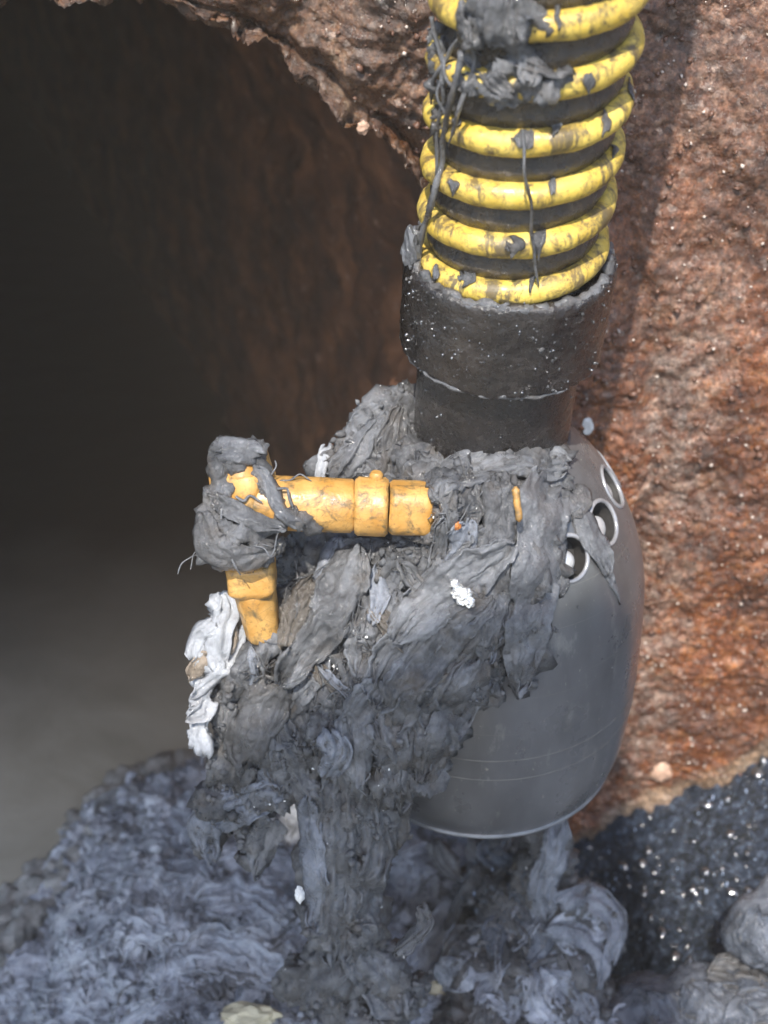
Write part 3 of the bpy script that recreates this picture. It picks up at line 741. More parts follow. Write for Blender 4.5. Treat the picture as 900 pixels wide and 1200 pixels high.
# --- main fouling mass on the pump
MAIN = empty('rag_mass', tuple(at(420, 800, .86)), 'big clotted mass of grey wet wipes wrapped over the pump and hanging down', 'wet wipes')
mb = [(518, 572, .764, 20), (520, 610, .764, 20), (526, 590, .762, 22), (512, 622, .770, 12), (462, 500, .862, 34), (440, 522, .855, 38), (415, 545, .85, 36), (395, 555, .85, 28), (475, 470, .872, 20), (480, 545, .845, 32), (455, 560, .85, 34),
      (520, 585, .812, 44), (500, 560, .825, 36), (560, 565, .812, 40), (600, 560, .812, 38), (640, 545, .825, 26), (648, 570, .83, 24), (575, 545, .82, 28), (622, 540, .825, 26),
      (535, 580, .782, 30), (530, 612, .783, 34), (560, 590, .785, 36), (520, 640, .79, 28), (600, 590, .795, 34), (560, 620, .792, 46), (610, 610, .808, 44), (640, 610, .82, 30), (600, 660, .802, 44), (636, 660, .815, 24), (622, 720, .815, 28), (608, 765, .82, 26), (612, 800, .825, 12),
      (380, 665, .83, 46), (430, 660, .82, 46), (480, 655, .81, 46), (530, 660, .80, 48), (350, 660, .84, 28),
      (370, 720, .83, 54), (430, 725, .815, 54), (490, 725, .808, 52), (550, 720, .804, 50), (590, 720, .81, 36), (330, 740, .85, 40),
      (312, 765, .815, 22), (295, 775, .82, 20), (330, 755, .812, 22), (310, 790, .84, 42), (360, 790, .84, 54), (420, 790, .825, 54), (480, 790, .815, 50), (530, 780, .815, 42), (555, 770, .82, 36), (565, 800, .83, 20),
      (285, 830, .86, 40), (330, 850, .85, 54), (390, 850, .84, 52), (450, 850, .83, 48), (495, 850, .83, 42), (518, 850, .835, 24),
      (275, 880, .87, 34), (320, 900, .865, 44), (375, 900, .86, 42), (440, 900, .84, 38), (485, 900, .845, 34), (505, 905, .85, 18), (462, 925, .86, 14),
      (262, 930, .885, 26), (300, 940, .885, 30), (250, 960, .90, 22), (240, 990, .91, 14), (295, 975, .90, 22), (300, 1010, .905, 12),
      (400, 930, .87, 40), (395, 970, .88, 38), (385, 1010, .895, 36), (420, 1000, .89, 34), (400, 1050, .91, 34), (380, 1080, .92, 28), (440, 960, .88, 26), (420, 1080, .93, 32), (400, 1120, .95, 38),
      (450, 1130, .96, 30), (470, 1170, .97, 28), (370, 1150, .97, 40), (430, 1180, .98, 46)]
mass = blob_mass(mb, .0032, 5)
bvhM = bvh_of(mass)
displace(mass, 1.15, .55, 1.0, 0)
link('clotted_core', mass, MAT['mud_rag'], MAIN)
# draped rags, hand placed from the largest to the small
G = lambda *a, **k: rag(MAIN, bvhM, *a, **k)
G([(585, 560), (590, 620), (578, 700), (560, 760), (540, 810)], [34, 40, 44, 44, 34], 'mud_rag', fold=.0035, lift=.006)
G([(668, 545), (600, 538), (540, 552), (505, 580)], [36, 44, 44, 36], 'grey_rag', fold=.004, nf=3, lift=.005, label='rolled collar of wipes around the neck')
G([(655, 530), (610, 522), (575, 530)], [22, 26, 20], 'mud_rag', fold=.003, nf=2, lift=.005)
G([(585, 620), (560, 650), (520, 690), (470, 740)], [36, 46, 60, 50], 'grey_rag', fold=.004, nf=3, lift=.007)
G([(560, 705), (510, 730), (465, 775), (440, 830)], [44, 60, 60, 44], 'grey_rag', fold=.005, nf=3, lift=.008)
G([(570, 740), (530, 790), (505, 850), (490, 915)], [40, 50, 46, 30], 'mud_rag', fold=.004, nf=3, lift=.005)
G([(470, 790), (455, 850), (465, 910), (470, 950)], [40, 44, 36, 18], 'grey_rag', fold=.004, nf=2, lift=.005)
G([(450, 480), (425, 510), (395, 560)], [30, 44, 36], 'grey_rag', fold=.004, nf=3, lift=.004)
G([(478, 462), (470, 500), (468, 545)], [22, 34, 34], 'mud_rag', fold=.003, lift=.004)
G([(384, 520), (378, 545), (376, 562)], [12, 14, 10], 'pale_rag', fold=.001, lift=.006, nf=1, label='pale torn edge of a wipe')
G([(545, 610), (540, 640), (520, 665)], [26, 34, 22], 'slate_rag', fold=.003, lift=.007, label='bluish wipe corner')
G([(440, 665), (445, 700), (435, 730)], [18, 24, 14], 'slate_rag', fold=.002, lift=.007)
r3 = random.Random(5)
for i in range(92):
    for _ in range(40):
        x = r3.uniform(245, 655); y = r3.uniform(470, 930)
        if bvhM.ray_cast(Vector(CAM), Vector(ray(x, y)).normalized())[0] is not None and not (x > 330 and x < 510 and 560 < y < 630): break
    ln = r3.uniform(35, 120); a0 = R(90+r3.gauss(12 if x > 450 else -5, 28)); bend = r3.uniform(-.9, .9)
    p = [(x, y)]; aa = a0
    for k_ in range(3):
        aa += bend/3; p.append((p[-1][0]+math.cos(aa)*ln/3*(-1 if False else 1), p[-1][1]+math.sin(aa)*ln/3))
    w = r3.uniform(12, 46)
    p = [q_ for q_ in p if bvhM.ray_cast(Vector(CAM), Vector(ray(*q_)).normalized())[0] is not None]
    if len(p) < 3: continue
    G(p, [w*.6]+[w]*(len(p)-2)+[w*.5], r3.choice(['mud_rag', 'mud_rag', 'mud_rag', 'grey_rag', 'grey_rag', 'grey_rag', 'dark_rag', 'dark_rag', 'slate_rag', 'soil_rag']), lift=r3.uniform(.0005, .005), fold=r3.uniform(.002, .0045), nf=r3.uniform(1.5, 4))
# long hanging tails below
G([(400, 850), (398, 920), (392, 990), (398, 1060), (390, 1130)], [44, 52, 60, 50, 36], 'grey_rag', fold=.005, nf=3, lift=.006)
G([(360, 930), (366, 990), (370, 1040), (368, 1090)], [26, 30, 28, 14], 'slate_rag', fold=.003, nf=2, lift=.010, label='blue tinted twisted wipe tail')
G([(430, 930), (440, 1000), (425, 1060), (440, 1120)], [34, 40, 40, 30], 'grey_rag', fold=.005, nf=3, lift=.006)
G([(465, 900), (470, 950), (455, 1010)], [20, 26, 12], 'dark_rag', fold=.002, nf=1, lift=.004)
G([(330, 930), (280, 945), (240, 965), (250, 1010)], [34, 44, 40, 18], 'slate_rag', fold=.004, nf=3, lift=.004)
G([(320, 960), (305, 1000), (300, 1030)], [40, 30, 10], 'grey_rag', fold=.003, nf=2, lift=.004)
G([(385, 855), (395, 885), (380, 910)], [34, 36, 20], 'slate_rag', fold=.004, nf=3, lift=.012)
G([(410, 1090), (440, 1140), (470, 1190)], [50, 60, 50], 'grey_rag', fold=.005, nf=3, lift=.006)
G([(600, 640), (560, 668), (515, 700), (462, 752)], [30, 52, 62, 40], 'grey_rag', lift=.013, fold=.0022, nf=2.2, edge_noise=.10, seed=3.3, label='smooth folded wipe slanting across the middle')
G([(575, 700), (520, 745), (480, 800), (462, 860)], [34, 56, 54, 30], 'mud_rag', lift=.012, fold=.0026, nf=2.4, edge_noise=.12, seed=5.1)
G([(420, 640), (400, 690), (372, 745), (330, 800)], [40, 56, 50, 30], 'mud_rag', lift=.011, fold=.0028, nf=2.6, edge_noise=.12, seed=8.4)
G([(560, 770), (540, 820), (515, 870), (500, 918)], [36, 46, 40, 20], 'mud_rag', lift=.010, fold=.0022, nf=2, edge_noise=.12, seed=9.7)
G([(330, 800), (300, 850), (285, 900)], [50, 66, 40], 'dark_rag', lift=.010, fold=.0024, nf=2.6, edge_noise=.14, seed=2.7)
G([(440, 800), (415, 850), (420, 920)], [36, 50, 34], 'grey_rag', lift=.011, fold=.0026, nf=2.4, edge_noise=.14, seed=6.2)
G([(586, 556), (585, 625), (574, 700), (566, 770)], [40, 46, 42, 26], 'mud_rag', lift=.010, fold=.0018, nf=1.6, edge_noise=.08, seed=4.4)
G([(636, 552), (636, 620), (626, 690), (614, 760), (608, 812)], [58, 60, 56, 48, 18], 'grey_rag', lift=.012, fold=.0012, nf=1.1, edge_noise=.06, curl=.002, seed=1.4, label='long flat grey strip hanging over the pump housing')
# silver foil scrap stuck in the mass
def crumb(name, px, py, d, r, mat, parent, st=(1, 1, 1), sub=3, amp=.35, label=None, seed=0):
    bm = bmesh.new(); bmesh.ops.create_icosphere(bm, subdivisions=sub, radius=1)
    me = bpy.data.meshes.new(name); bm.to_mesh(me); bm.free()
    P = coords_of(me); P = P*(1+amp*noise(P*1.7+seed)+amp*.6*ridge(P*3.5+seed)-amp*.3)[:, None]
    rr = r*d/FPX; P = P*np.array(st)*rr + at(px, py, d); set_coords(me, P)
    o = link(name, me, mat, parent, smooth=False)
    if label: o['label'] = label
    return o
def hitd(bvh, px, py, dflt=.85):
    r_ = ray(px, py); ln = np.linalg.norm(r_); h = bvh.ray_cast(Vector(CAM), Vector(r_/ln)); return h[3]/ln if h[0] is not None else dflt
foil = empty('foil_scrap', tuple(at(542, 697, hitd(bvhM, 542, 697)-.012)), 'small crumpled silver white foil scrap stuck in the rags mid pump', 'foil scrap')
for i, (x, y, r) in enumerate([(533, 684, 5), (538, 694, 8), (546, 698, 8), (551, 706, 6), (541, 702, 7)]):
    crumb('foil_lump', x, y, hitd(bvhM, x, y)-.019, r, MAT['foil'], foil, seed=i*3.1, amp=.5)
w1 = crumb('white_scrap', 351, 1048, hitd(bvhM, 362, 1048)-.012, 8, MAT['white_scrap'], None, (.7, .7, 1.6), amp=.3)
tag(w1, 'small white scrap caught beside the hanging blue tinted tail', 'scrap')
cr = crumb('orange_crumb', 535, 616, hitd(bvhM, 535, 616)-.006, 5, simple('orange crumb', (.4, .14, .03), .5), None, seed=4)
tag(cr, 'tiny orange crumb on the grey rags right of the yellow arm', 'crumb')

def crumbs(name, me, parent, cnt, smin, smax, mat, seed, sub=1, thr=-.05, irr=.25, flat=(1, 1, 1), off=.2, box=None):
    P = coords_of(me); N = normals_of(me); r = np.random.default_rng(seed)
    vc = CAM-P; vc /= np.linalg.norm(vc, axis=1)[:, None]
    sel = np.where(((N*vc).sum(1) > .2) & (noise(P*24+seed) > thr))[0]
    if box: sel = sel[(P[sel, 0] > box[0]) & (P[sel, 0] < box[1]) & (P[sel, 2] > box[2]) & (P[sel, 2] < box[3])]
    bm = bmesh.new(); bmesh.ops.create_icosphere(bm, subdivisions=sub, radius=1); ic = np.array([v.co[:] for v in bm.verts]); fi = np.array([[v.index for v in f.verts] for f in bm.faces]); bm.free()
    Vs = []; Fs = []; n = 0
    for i in r.choice(sel, cnt):
        sz = smin+(smax-smin)*r.random()**3
        q = ic*(1+(r.normal(size=(len(ic), 1))*irr if sub < 2 else irr*noise(ic*1.3+r.uniform(0, 99))[:, None]))*sz*r.uniform(.6, 1.5, 3)*np.array(flat)
        Vs.append(q+P[i]+N[i]*sz*off); Fs.append(fi+n); n += len(ic)
    o = link(name, mesh_from(np.vstack(Vs), np.vstack(Fs)), MAT[mat], parent); tag(o, kind='stuff'); return o
crumbs('crumbs', mass, MAIN, 2600, .0007, .0034, 'mud_rag', 4)
def hairs(name, bvh, parent, cnt, box, mat, seed, r0=.00022, r1=.0005):
    r = random.Random(seed); J = Join()
    for _ in range(cnt):
        x = r.uniform(box[0], box[2]); y = r.uniform(box[1], box[3]); a_ = R(90+r.gauss(0, 55)); st_ = r.uniform(3, 8); pts = []
        for k_ in range(r.randint(6, 13)):
            d_ = hitd(bvh, x, y, -1)
            if d_ < 0: break
            pts.append(at(x, y, d_-r.uniform(.004, .0085))); a_ += r.gauss(0, .35); x += math.cos(a_)*st_; y += math.sin(a_)*st_
        if len(pts) < 4: continue
        q = spline(pts, len(pts)*3); V_, F_ = tube(q, r.uniform(r0, r1), 4); J.add(V_, F_)
    o = link(name, J.mesh(), MAT[mat], parent); tag(o, kind='stuff')
hairs('fibres', bvhM, MAIN, 420, (235, 450, 665, 1190), 'grey_rag', 9)
hairs('dark_hair', bvhM, MAIN, 260, (235, 450, 665, 1190), 'dark_rag', 10)
crumbs('painted_glints', mass, MAIN, 160, .0004, .0011, 'white_scrap', 6)  # tiny white lumps painted in as wet highlights
GROUND = bpy.data.objects['ground']
crumbs('sludge_lump', GROUND.data, GROUND, 2200, .0014, .0065, 'sludge_drop', 12, sub=2, thr=-.5, irr=.5, flat=(1, 1, .8), off=.1)
crumbs('glint_flecks', GROUND.data, GROUND, 2400, .0004, .0019, 'fleck', 14, thr=.0, irr=.3, flat=(.55, .5, 2.0), off=.6)  # pale flecks added over the bench as painted glints
CUFF = bpy.data.objects['cuff']; NECK = bpy.data.objects['neck']
for o_, n_ in ((CUFF, 1), (NECK, .5)):
    pr_ = HOSE if o_ is CUFF else PUMP
    crumbs('drops', o_.data, pr_, int(200*n_), .0003, .0011, 'sludge_drop', 31, sub=2, thr=-.2, irr=.2)
    crumbs('grime_specks', o_.data, pr_, int(70*n_), .0003, .0012, 'mud_rag', 32, thr=.05, flat=(1, .6, 1.2))
crumbs('pump_specks', body.data, PUMP, 90, .0003, .0009, 'mud_rag', 35, thr=.0)
# --- pale wipe at left
PALE = empty('pale_wipe', tuple(at(245, 790, .84)), 'whitish crumpled wipe dangling left of the mustard arm leg', 'wet wipe')
pb_ = blob_mass([(262, 715, .825, 15), (255, 740, .825, 17), (240, 765, .83, 15), (250, 780, .83, 14), (238, 800, .835, 11), (236, 830, .84, 11), (232, 860, .845, 12), (236, 876, .845, 10)], .002, 4)
bvhP = bvh_of(pb_)
Pp = coords_of(pb_); set_coords(pb_, Pp+normals_of(pb_)*crumple(Pp, .6, .6, 1.6, 5)[:, None]); link('crumpled_core', pb_, MAT['pale_rag'], PALE)
Gp = lambda *a, **k: rag(PALE, bvhP, *a, **k)
Gp([(262, 695), (264, 720), (255, 760), (258, 790)], [20, 30, 26, 14], 'pale_rag', lift=.004, fold=.003, nf=2)
Gp([(250, 728), (232, 745), (224, 775)], [18, 22, 14], 'pale_rag', lift=.004, fold=.002, nf=2)
Gp([(290, 730), (275, 760), (255, 790), (225, 815)], [10, 16, 18, 14], 'pale_rag', lift=.005, fold=.002, nf=2)
Gp([(270, 725), (275, 745), (272, 765)], [10, 12, 8], 'tan_rag', lift=.003, fold=.001, nf=1, label='tan stained edge')
Gp([(245, 770), (228, 785), (222, 795)], [18, 20, 14], 'tan_rag', lift=.003, fold=.001, nf=1, label='tan stained patch')
Gp([(245, 800), (232, 818), (222, 826)], [16, 16, 8], 'pale_rag', lift=.003, fold=.002, nf=2)
Gp([(246, 815), (240, 835), (222, 843)], [20, 20, 8], 'pale_rag', lift=.003, fold=.002, nf=2)
Gp([(238, 835), (236, 860), (240, 885)], [12, 20, 24], 'pale_rag', lift=.003, fold=.002, nf=2)

# --- wad wrapped round the elbow
WAD = empty('elbow_rag', tuple(at(280, 600, .77)), 'matted grey fibre wad wrapped over the elbow end of the yellow arm', 'wet wipe')
wb = [(260, 529, .768, 15), (300, 527, .768, 14), (280, 527, .766, 16), (256, 550, .768, 15), (303, 552, .769, 13), (278, 545, .762, 12), (268, 575, .768, 16), (252, 580, .770, 14), (310, 575, .767, 12),
      (246, 600, .772, 16), (262, 618, .764, 13), (285, 624, .762, 12), (308, 618, .764, 11), (325, 612, .764, 10), (325, 590, .763, 8), (340, 600, .763, 9), (355, 610, .765, 10),
      (246, 632, .772, 16), (262, 648, .774, 18), (285, 654, .774, 16), (305, 648, .776, 16), (322, 636, .776, 12), (238, 650, .776, 10), (270, 635, .766, 14), (300, 634, .766, 12), (365, 618, .772, 10), (375, 606, .772, 9), (310, 562, .765, 9), (322, 575, .764, 8)]
wb = [(b[0], b[1], b[2]-.007, b[3]) for b in wb]
wm = blob_mass(wb, .0020, 2); bvhW = bvh_of(wm); Pw = coords_of(wm)
set_coords(wm, Pw+normals_of(wm)*crumple(Pw, .30, .9, 2.0, 9)[:, None]); link('matted_core', wm, MAT['mud_rag'], WAD)
Gw = lambda *a, **k: rag(WAD, bvhW, *a, **k)
Gw([(255, 530), (282, 528), (305, 532)], [26, 34, 26], 'grey_rag', lift=.002, fold=.0015, nf=2)
Gw([(300, 545), (318, 572), (330, 600), (352, 618)], [16, 18, 16, 14], 'grey_rag', lift=.002, fold=.0015, nf=2)
Gw([(245, 580), (265, 592), (300, 612), (335, 618)], [18, 20, 18, 14], 'mud_rag', lift=.003, fold=.0015, nf=2)
Gw([(240, 600), (248, 640), (285, 655), (322, 640)], [22, 34, 32, 18], 'dark_rag', lift=.003, fold=.0015, nf=2)
for i in range(16):
    r4 = random.Random(i+40); x = r4.uniform(245, 330); y = r4.uniform(560, 650)
    pts = [at(x+k_*r4.uniform(4, 12), y+k_*r4.uniform(-8, 10), hitd(bvhW, x, y, .765)-.003) for k_ in range(4)]
    strand(WAD, pts, r4.uniform(.0004, .001), 'grey_rag')
strand(WAD, [at(235, 650, .778), at(222, 655, .776), at(212, 660, .776), at(208, 672, .778)], .0005, 'grey_rag')
strand(WAD, [at(240, 645, .778), at(228, 650, .776), at(222, 668, .776)], .0004, 'grey_rag')

# --- stringy rag on the hose
HR_ = empty('hose_rag', tuple(at(590, 70, .63)), 'stringy grey slime clot smeared over the upper hose coils', 'wet wipe')
bvhH = BVHTree.FromPolygons([Vector(v) for v in np.vstack([Vh])], [tuple(int(i) for i in f) for f in np.vstack([Fh, wr])])
hh_ = lambda x, y: hitd(bvhH, x, y, .70)
hclot = lambda x, y: float(np.median([hitd(bvhH, x+dx, y+dy, .66) for dx in (-6, 0, 6) for dy in (-16, 0, 16)]))+.001
hb = []
for (x, y, r) in [(590, -10, 26), (575, 15, 26), (600, 20, 32), (560, 40, 18), (590, 50, 32), (620, 55, 28), (585, 80, 30), (615, 85, 26), (555, 75, 16), (648, 50, 14), (590, 100, 22), (625, 102, 15), (655, 90, 10), (545, 95, 12),
                  (505, 40, 9), (512, 62, 10), (505, 100, 9), (525, 85, 11), (560, 100, 14), (640, 75, 20), (660, 70, 14), (672, 95, 9), (640, 110, 12), (600, 118, 13), (575, 118, 11), (545, 15, 12), (640, 25, 13), (530, 60, 12), (530, 105, 13), (522, 130, 14), (535, 125, 10), (512, 80, 8), (520, 150, 10), (545, 60, 10), (516, 170, 7)]:
    hb.append((x, y, hclot(x, y)-.002, r*1.15, (1, .24, 1)))
hm = blob_mass(hb, .0020, 2); Ph = coords_of(hm)
set_coords(hm, Ph+normals_of(hm)*crumple(Ph, .55, .8, 1.8, 3)[:, None]); link('slime_clot', hm, MAT['mud_rag'], HR_)
bvhC = bvh_of(hm)
Gh = lambda *a, **k: rag(HR_, bvhC, *a, **k)
Gh([(590, -10), (585, 30), (600, 60), (650, 80), (668, 88)], [34, 36, 30, 22, 10], 'mud_rag', lift=.002, fold=.0015, nf=3)
Gh([(540, 20), (550, 60), (575, 90), (600, 112)], [10, 18, 26, 18], 'dark_rag', lift=.002, fold=.001, nf=3)
Gh([(610, 20), (625, 55), (620, 100)], [26, 34, 22], 'grey_rag', lift=.002, fold=.0018, nf=3)
def hs_(x, y, off=.002): return at(x, y, min([hitd(bvhH, x, y+dy, .75) for dy in (-24, -12, 0, 12, 24)]+[.70+y*.0003]) - off)
strand(HR_, [hs_(x, y) for x, y in [(540, 60), (530, 110), (520, 150), (516, 190), (510, 220), (500, 260), (492, 300)]], .0018, 'mud_rag', 'string')
strand(HR_, [hs_(x, y) for x, y in [(520, 90), (514, 150), (513, 200), (504, 240), (490, 290)]], .0011, 'mud_rag', 'string')
strand(HR_, [hs_(x, y) for x, y in [(505, 20), (515, 60), (525, 95), (540, 110)]], .0012, 'mud_rag', 'string')
strand(HR_, [hs_(x, y) for x, y in [(560, 10), (530, 60), (510, 90), (506, 120)]], .0012, 'mud_rag', 'string')
strand(HR_, [hs_(x, y) for x, y in [(612, 150), (616, 200), (622, 240), (625, 290), (630, 335)]], .0009, 'mud_rag', 'string')
strand(HR_, [hs_(x, y) for x, y in [(560, -5), (548, 40), (556, 70), (540, 120), (525, 170)]], .0012, 'mud_rag', 'string')
strand(HR_, [hs_(x, y) for x, y in [(500, 35), (520, 70), (512, 110), (528, 140)]], .0008, 'grey_rag', 'string')
# dabs of slime on the ribs
J = [(630, 280, 12, 17), (640, 95, 9, 8), (650, 145, 9, 9), (612, 160, 16, 10), (618, 215, 5, 10), (648, 215, 5, 9), (708, 145, 5, 9), (745, 68, 4, 12), (740, 105, 4, 8), (600, 290, 14, 5), (520, 318, 8, 4), (545, 325, 15, 5),
     (530, 215, 8, 5), (575, 225, 6, 4), (690, 95, 6, 8), (622, 320, 4, 12), (700, 25, 3, 9), (655, 20, 3, 12), (672, 48, 8, 8), (640, 165, 8, 6)]
for i, (x, y, rx, rz) in enumerate(J):
    if i % 3 == 1: continue
    rag(HR_, bvhH, [(x-rx*.2, y-rz*1.3), (x+rx*.15, y), (x, y+rz*1.3)], [rx*.7, rx*1.6, rx*.5], 'mud_rag' if i % 3 else 'dark_rag', lift=.0009, fold=.0008, nf=1.5, name='slime_dab', soft=1, edge_noise=.55, curl=.001)
for i in range(6):
    rq = random.Random(i+300); x = rq.uniform(505, 725); y = rq.uniform(0, 330); rx = rq.uniform(2, 6); rz = rq.uniform(2, 9)
    if hitd(bvhH, x, y, 9) > 2: continue
    rag(HR_, bvhH, [(x-rx*.2, y-rz), (x+rx*.4, y), (x, y+rz)], [rx, rx*2.0, rx*.8], rq.choice(['mud_rag', 'dark_rag', 'grey_rag']), lift=.0010, fold=.0008, nf=1.5, name='slime_dab', soft=1, edge_noise=.6, curl=.0006)
torn = crumb('side_clot', 483, 290, hitd(bvh_of(bpy.data.objects['cuff'].data), 484, 318, .8)+.002, 1, MAT['grey_rag'], HR_, (11, 14, 26), 3, .4, seed=3)

# --- small rag stuck in the pump intake
IN = empty('intake_rag', tuple(at(695, 630, .83)), 'thin grey scrap of wipe trailing from the pump intake hole', 'wet wipe')
bvhB = bvh_body
rag(IN, bvhB, [(672, 592), (690, 622), (706, 650), (712, 672)], [18, 28, 26, 12], 'grey_rag', lift=.003, fold=.0018, nf=2)
rag(IN, bvhB, [(712, 668), (720, 685), (727, 705)], [14, 8, 3], 'grey_rag', lift=.0015, fold=.0006, nf=1)
rag(IN, bvhB, [(672, 570), (678, 590), (672, 606)], [22, 26, 20], 'dark_rag', lift=.003, fold=.001, nf=1)
rag(IN, bvhB, [(656, 668), (658, 685), (655, 700)], [12, 14, 10], 'mud_rag', lift=.002, fold=.001, nf=1)

# --- bottom heaps
def world_blobs(lst): return lst
def heap(name, label, blobs, sheets, region, seed, mats, voxel=.004, amp=1.3, wr=(20, 60), lr=(40, 120), filt=None, core='heap_rag', debris=True):
    th = empty(name, tuple(at(blobs[0][0], blobs[0][1], blobs[0][2])), label, 'wet wipes')
    me = blob_mass(blobs, voxel, 5); b = bvh_of(me); displace(me, amp*.8, .8, 1.5, seed); link('settled_core', me, MAT[core], th)
    if debris: crumbs('crumbs', me, th, max(120, sheets*9), .001, .005, core, seed)
    if debris: crumbs('pale_flecks', me, th, max(12, sheets//2), .0006, .0018, 'white_scrap', seed+1)
    rr = random.Random(seed); done = 0
    for _ in range(sheets*6):
        if done >= sheets: break
        x = rr.uniform(region[0], region[2]); y = rr.uniform(region[1], region[3])
        if b.ray_cast(Vector(CAM), Vector(ray(x, y)).normalized())[0] is None: continue
        ln = rr.uniform(*lr); aa = rr.uniform(0, 6.28); bend = rr.gauss(0, .8); p = [(x, y)]
        for k_ in range(4):
            aa += bend/4; p.append((p[-1][0]+math.cos(aa)*ln/4, p[-1][1]+math.sin(aa)*ln/4))
        p = [q_ for q_ in p if b.ray_cast(Vector(CAM), Vector(ray(*q_)).normalized())[0] is not None]
        if len(p) < 3: continue
        w = wr[0]+(wr[1]-wr[0])*rr.random()**1.6
        rag(th, b, p, [w*.5]+[w]*(len(p)-2)+[w*.5], rr.choice(mats), lift=rr.uniform(.0, .004), fold=rr.uniform(.0015, .0045), nf=rr.uniform(1, 6), name='wipe', dens=.85, thick=.0010, curl=.004, soft=3, edge_noise=.4)
        done += 1
    return th, b
def gd(px, py, z):      # depth at which a pixel meets height z
    r_ = ray(px, py); return (z-CAM[2])/r_[2]
HB = []
r5 = random.Random(2)
def hz_(px, py):         # heap height profile
    t = np.interp(px, [0, 60, 130, 220, 350, 500], [-.26, -.235, -.20, -.165, -.17, -.19]); return t
for px in range(-60, 520, 32):
    top = np.interp(px, [-60, 0, 60, 110, 150, 220, 300, 520], [1150, 1110, 1050, 985, 950, 930, 920, 960])
    y = top
    while y < 1290:
        yy = y + r5.uniform(-8, 8); xx = px + r5.uniform(-8, 8)
        edge = min(1, (y-top)/80)
        z = hz_(xx, yy) - .03*(1-edge) - .02 + r5.uniform(-.012, .012)
        if not (455 < xx < 545 and 1030 < yy < 1135):
            HB.append((xx, yy, gd(xx, yy, z), r5.uniform(26, 36)))
        y += 30
HEAP, bvhG = heap('wipe_heap', 'broad heap of blue grey wet wipes spread on the chamber floor at the bottom left', HB, 170, (10, 930, 500, 1230), 21, ['blue_rag', 'blue_rag', 'heap_rag', 'grey_rag', 'heap_rag'], .004, 1.5, (8, 80), (30, 120))
HB = []
for (x, y, r, z) in [(640, 985, 22, -.06), (650, 1010, 24, -.08), (630, 1030, 28, -.10), (655, 1050, 32, -.12), (690, 1070, 30, -.15), (700, 1100, 26, -.16), (640, 1090, 40, -.15), (600, 1060, 36, -.15), (570, 1040, 34, -.17),
                     (600, 1010, 30, -.15), (580, 1110, 38, -.17), (560, 1150, 42, -.18), (610, 1150, 42, -.17), (660, 1140, 38, -.17), (690, 1130, 24, -.17), (630, 1190, 46, -.19), (560, 1200, 46, -.19), (690, 1190, 44, -.2),
                     (530, 1180, 28, -.20), (620, 1240, 50, -.2), (540, 1240, 50, -.2), (700, 1240, 50, -.21)]:
    HB.append((x, y, gd(x, y, z), r))
SB = []
for px in range(-60, 330, 26):
    top = np.interp(px, [-60, 0, 60, 110, 150, 220, 300, 520], [1150, 1110, 1050, 985, 950, 930, 920, 960])
    for dy, zz in ((-30, -.262), (-12, -.25), (8, -.235)):
        SB.append((px+random.Random(px).uniform(-8, 8), top+dy, gd(px, top+dy, zz-.012), 22))
sm_ = blob_mass(SB, .004, 6); displace(sm_, .8, .8, 1.2, 61); link('silt_skirt', sm_, MAT['silt'], HEAP)
for i, (pts_, w_, mt_) in enumerate([([(60, 1120), (130, 1080), (200, 1090)], 70, 'blue_rag'), ([(110, 1020), (180, 1000), (240, 1020)], 60, 'slate_rag'), ([(40, 1170), (110, 1185), (190, 1170)], 64, 'blue_rag'),
        ([(200, 1130), (270, 1110), (330, 1140), (370, 1190)], 56, 'blue_rag'), ([(170, 960), (220, 980), (250, 1030)], 54, 'slate_rag'), ([(230, 1060), (290, 1050), (340, 1080)], 50, 'heap_rag'), ([(90, 1150), (60, 1190), (20, 1200)], 50, 'blue_rag'), ([(150, 1050), (120, 1110), (140, 1160)], 44, 'slate_rag')]):
    rag(HEAP, bvhG, pts_, [w_*.6]+[w_]*(len(pts_)-2)+[w_*.6], mt_, lift=.005, fold=.0045, nf=3.5, name='wipe', soft=6, edge_noise=.5, curl=.006)
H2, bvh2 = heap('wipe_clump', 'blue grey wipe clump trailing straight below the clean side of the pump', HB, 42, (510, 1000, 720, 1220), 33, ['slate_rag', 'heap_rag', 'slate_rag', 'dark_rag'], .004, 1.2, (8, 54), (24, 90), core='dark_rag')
rk = random.Random(77)
for i in range(18):  # dark wipes paint the gloom of the gap below the pump
    x = rk.uniform(475, 620); y = rk.uniform(975, 1110)
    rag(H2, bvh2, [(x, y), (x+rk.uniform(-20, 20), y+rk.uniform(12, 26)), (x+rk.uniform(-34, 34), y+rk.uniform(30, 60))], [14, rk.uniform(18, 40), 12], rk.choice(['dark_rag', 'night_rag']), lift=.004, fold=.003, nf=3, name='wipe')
crumbs('glint_flecks', bpy.data.objects['wipe_clump'].children[0].data, H2, 60, .0005, .0018, 'fleck', 15, thr=.1)  # a few more painted glints, on the clump
rag(H2, bvh2, [(655, 955), (650, 1000), (635, 1040), (640, 1080)], [26, 36, 34, 24], 'slate_rag', lift=.008, fold=.004, nf=3, name='wipe')
rag(H2, bvh2, [(650, 1060), (690, 1050), (722, 1080), (715, 1130)], [24, 30, 28, 14], 'slate_rag', lift=.008, fold=.003, nf=2, name='wipe')
rag(H2, bvh2, [(640, 1095), (680, 1100), (705, 1130), (700, 1165)], [18, 22, 20, 10], 'slate_rag', lift=.010, fold=.002, nf=2, name='wipe')
HB = []
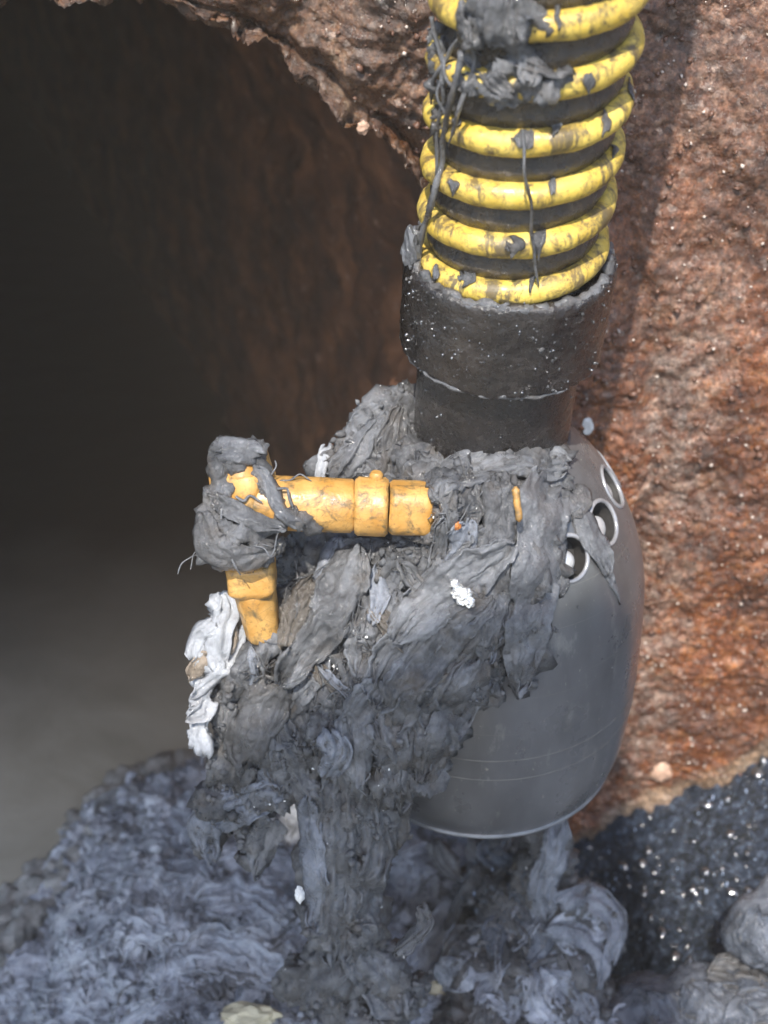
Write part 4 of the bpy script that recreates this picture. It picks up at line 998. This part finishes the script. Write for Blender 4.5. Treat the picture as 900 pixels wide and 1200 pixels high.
for (x, y, r, z) in [(760, 1190, 50, -.20), (820, 1180, 50, -.19), (880, 1180, 50, -.18), (930, 1190, 50, -.17), (770, 1240, 50, -.20), (850, 1240, 56, -.2), (920, 1240, 56, -.19), (720, 1215, 40, -.2), (740, 1170, 26, -.2)]:
    HB.append((x, y, gd(x, y, z), r))
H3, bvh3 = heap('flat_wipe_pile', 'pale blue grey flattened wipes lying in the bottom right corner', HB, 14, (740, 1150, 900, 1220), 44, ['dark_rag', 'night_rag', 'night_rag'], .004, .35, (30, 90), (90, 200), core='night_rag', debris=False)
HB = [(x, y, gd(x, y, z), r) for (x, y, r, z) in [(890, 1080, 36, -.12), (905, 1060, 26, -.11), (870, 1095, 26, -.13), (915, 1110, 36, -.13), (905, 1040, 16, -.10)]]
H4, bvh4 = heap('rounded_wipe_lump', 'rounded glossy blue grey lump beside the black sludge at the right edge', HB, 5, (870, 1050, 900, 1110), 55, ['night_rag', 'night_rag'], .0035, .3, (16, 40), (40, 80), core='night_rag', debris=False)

# small lumps lying on the heaps
def lump(name, px, py, r, mat, label, cat, st=(1, 1, .7), bvh=bvhG, seed=0, up=.008):
    o = crumb(name, px, py, hitd(bvh, px, py, 1.0)-up, r, mat, None, st, 3, .35, seed=seed); tag(o, label, cat); return o
lump('cream_lump', 292, 1192, 26, MAT['cream'], 'cream coloured lump at the bottom edge of the wipe heap', 'lump', (1.3, .6, .55), seed=2, up=.014)
lump('cream_lump', 512, 1160, 14, MAT['cream'], 'small cream lump in the dark gap between the heaps', 'lump', (1.1, .6, .6), bvh2, 5)
# pebble hanging on the culvert lip and pebbles on the wall
bvhWall = bvh_of(bpy.data.objects['rusty_face'].data)
def wall_pebble(px, py, r, label, st=(1, .7, 1), seed=0, mat='pebble'):
    d = hitd(bvhWall, px, py, -1)
    if d < 0: return
    o = crumb('pebble', px, py, d, r, MAT[mat], None, st, 3, .25, seed=seed); tag(o, label, 'pebble', None); return o
wall_pebble(110, 12, 8, 'pale pebble hanging alone below the culvert lip at top left', (.7, .7, 1.3), 1)
wall_pebble(425, 150, 8, 'small pale brown pebble on the broken culvert edge left of the hose', (.9, .7, 1.0), 2)
wall_pebble(452, 178, 20, 'flat brown stone low on the culvert edge close beside the yellow hose', (1.2, .5, .8), 3)
wall_pebble(688, 500, 7, 'small white lime nodule on the wall right of the pump neck', (1, .4, 1.5), 4, 'white_scrap')
wall_pebble(775, 905, 12, 'round brown nodule low on the rusty wall', (1, .5, 1.1), 6)
wall_pebble(672, 942, 8, 'white nodule at the wall foot under the pump rim', (1, .6, 1.2), 7, 'white_scrap')
print('tris', sum(len(o.data.polygons)*2 for o in bpy.data.objects if o.type == 'MESH'))
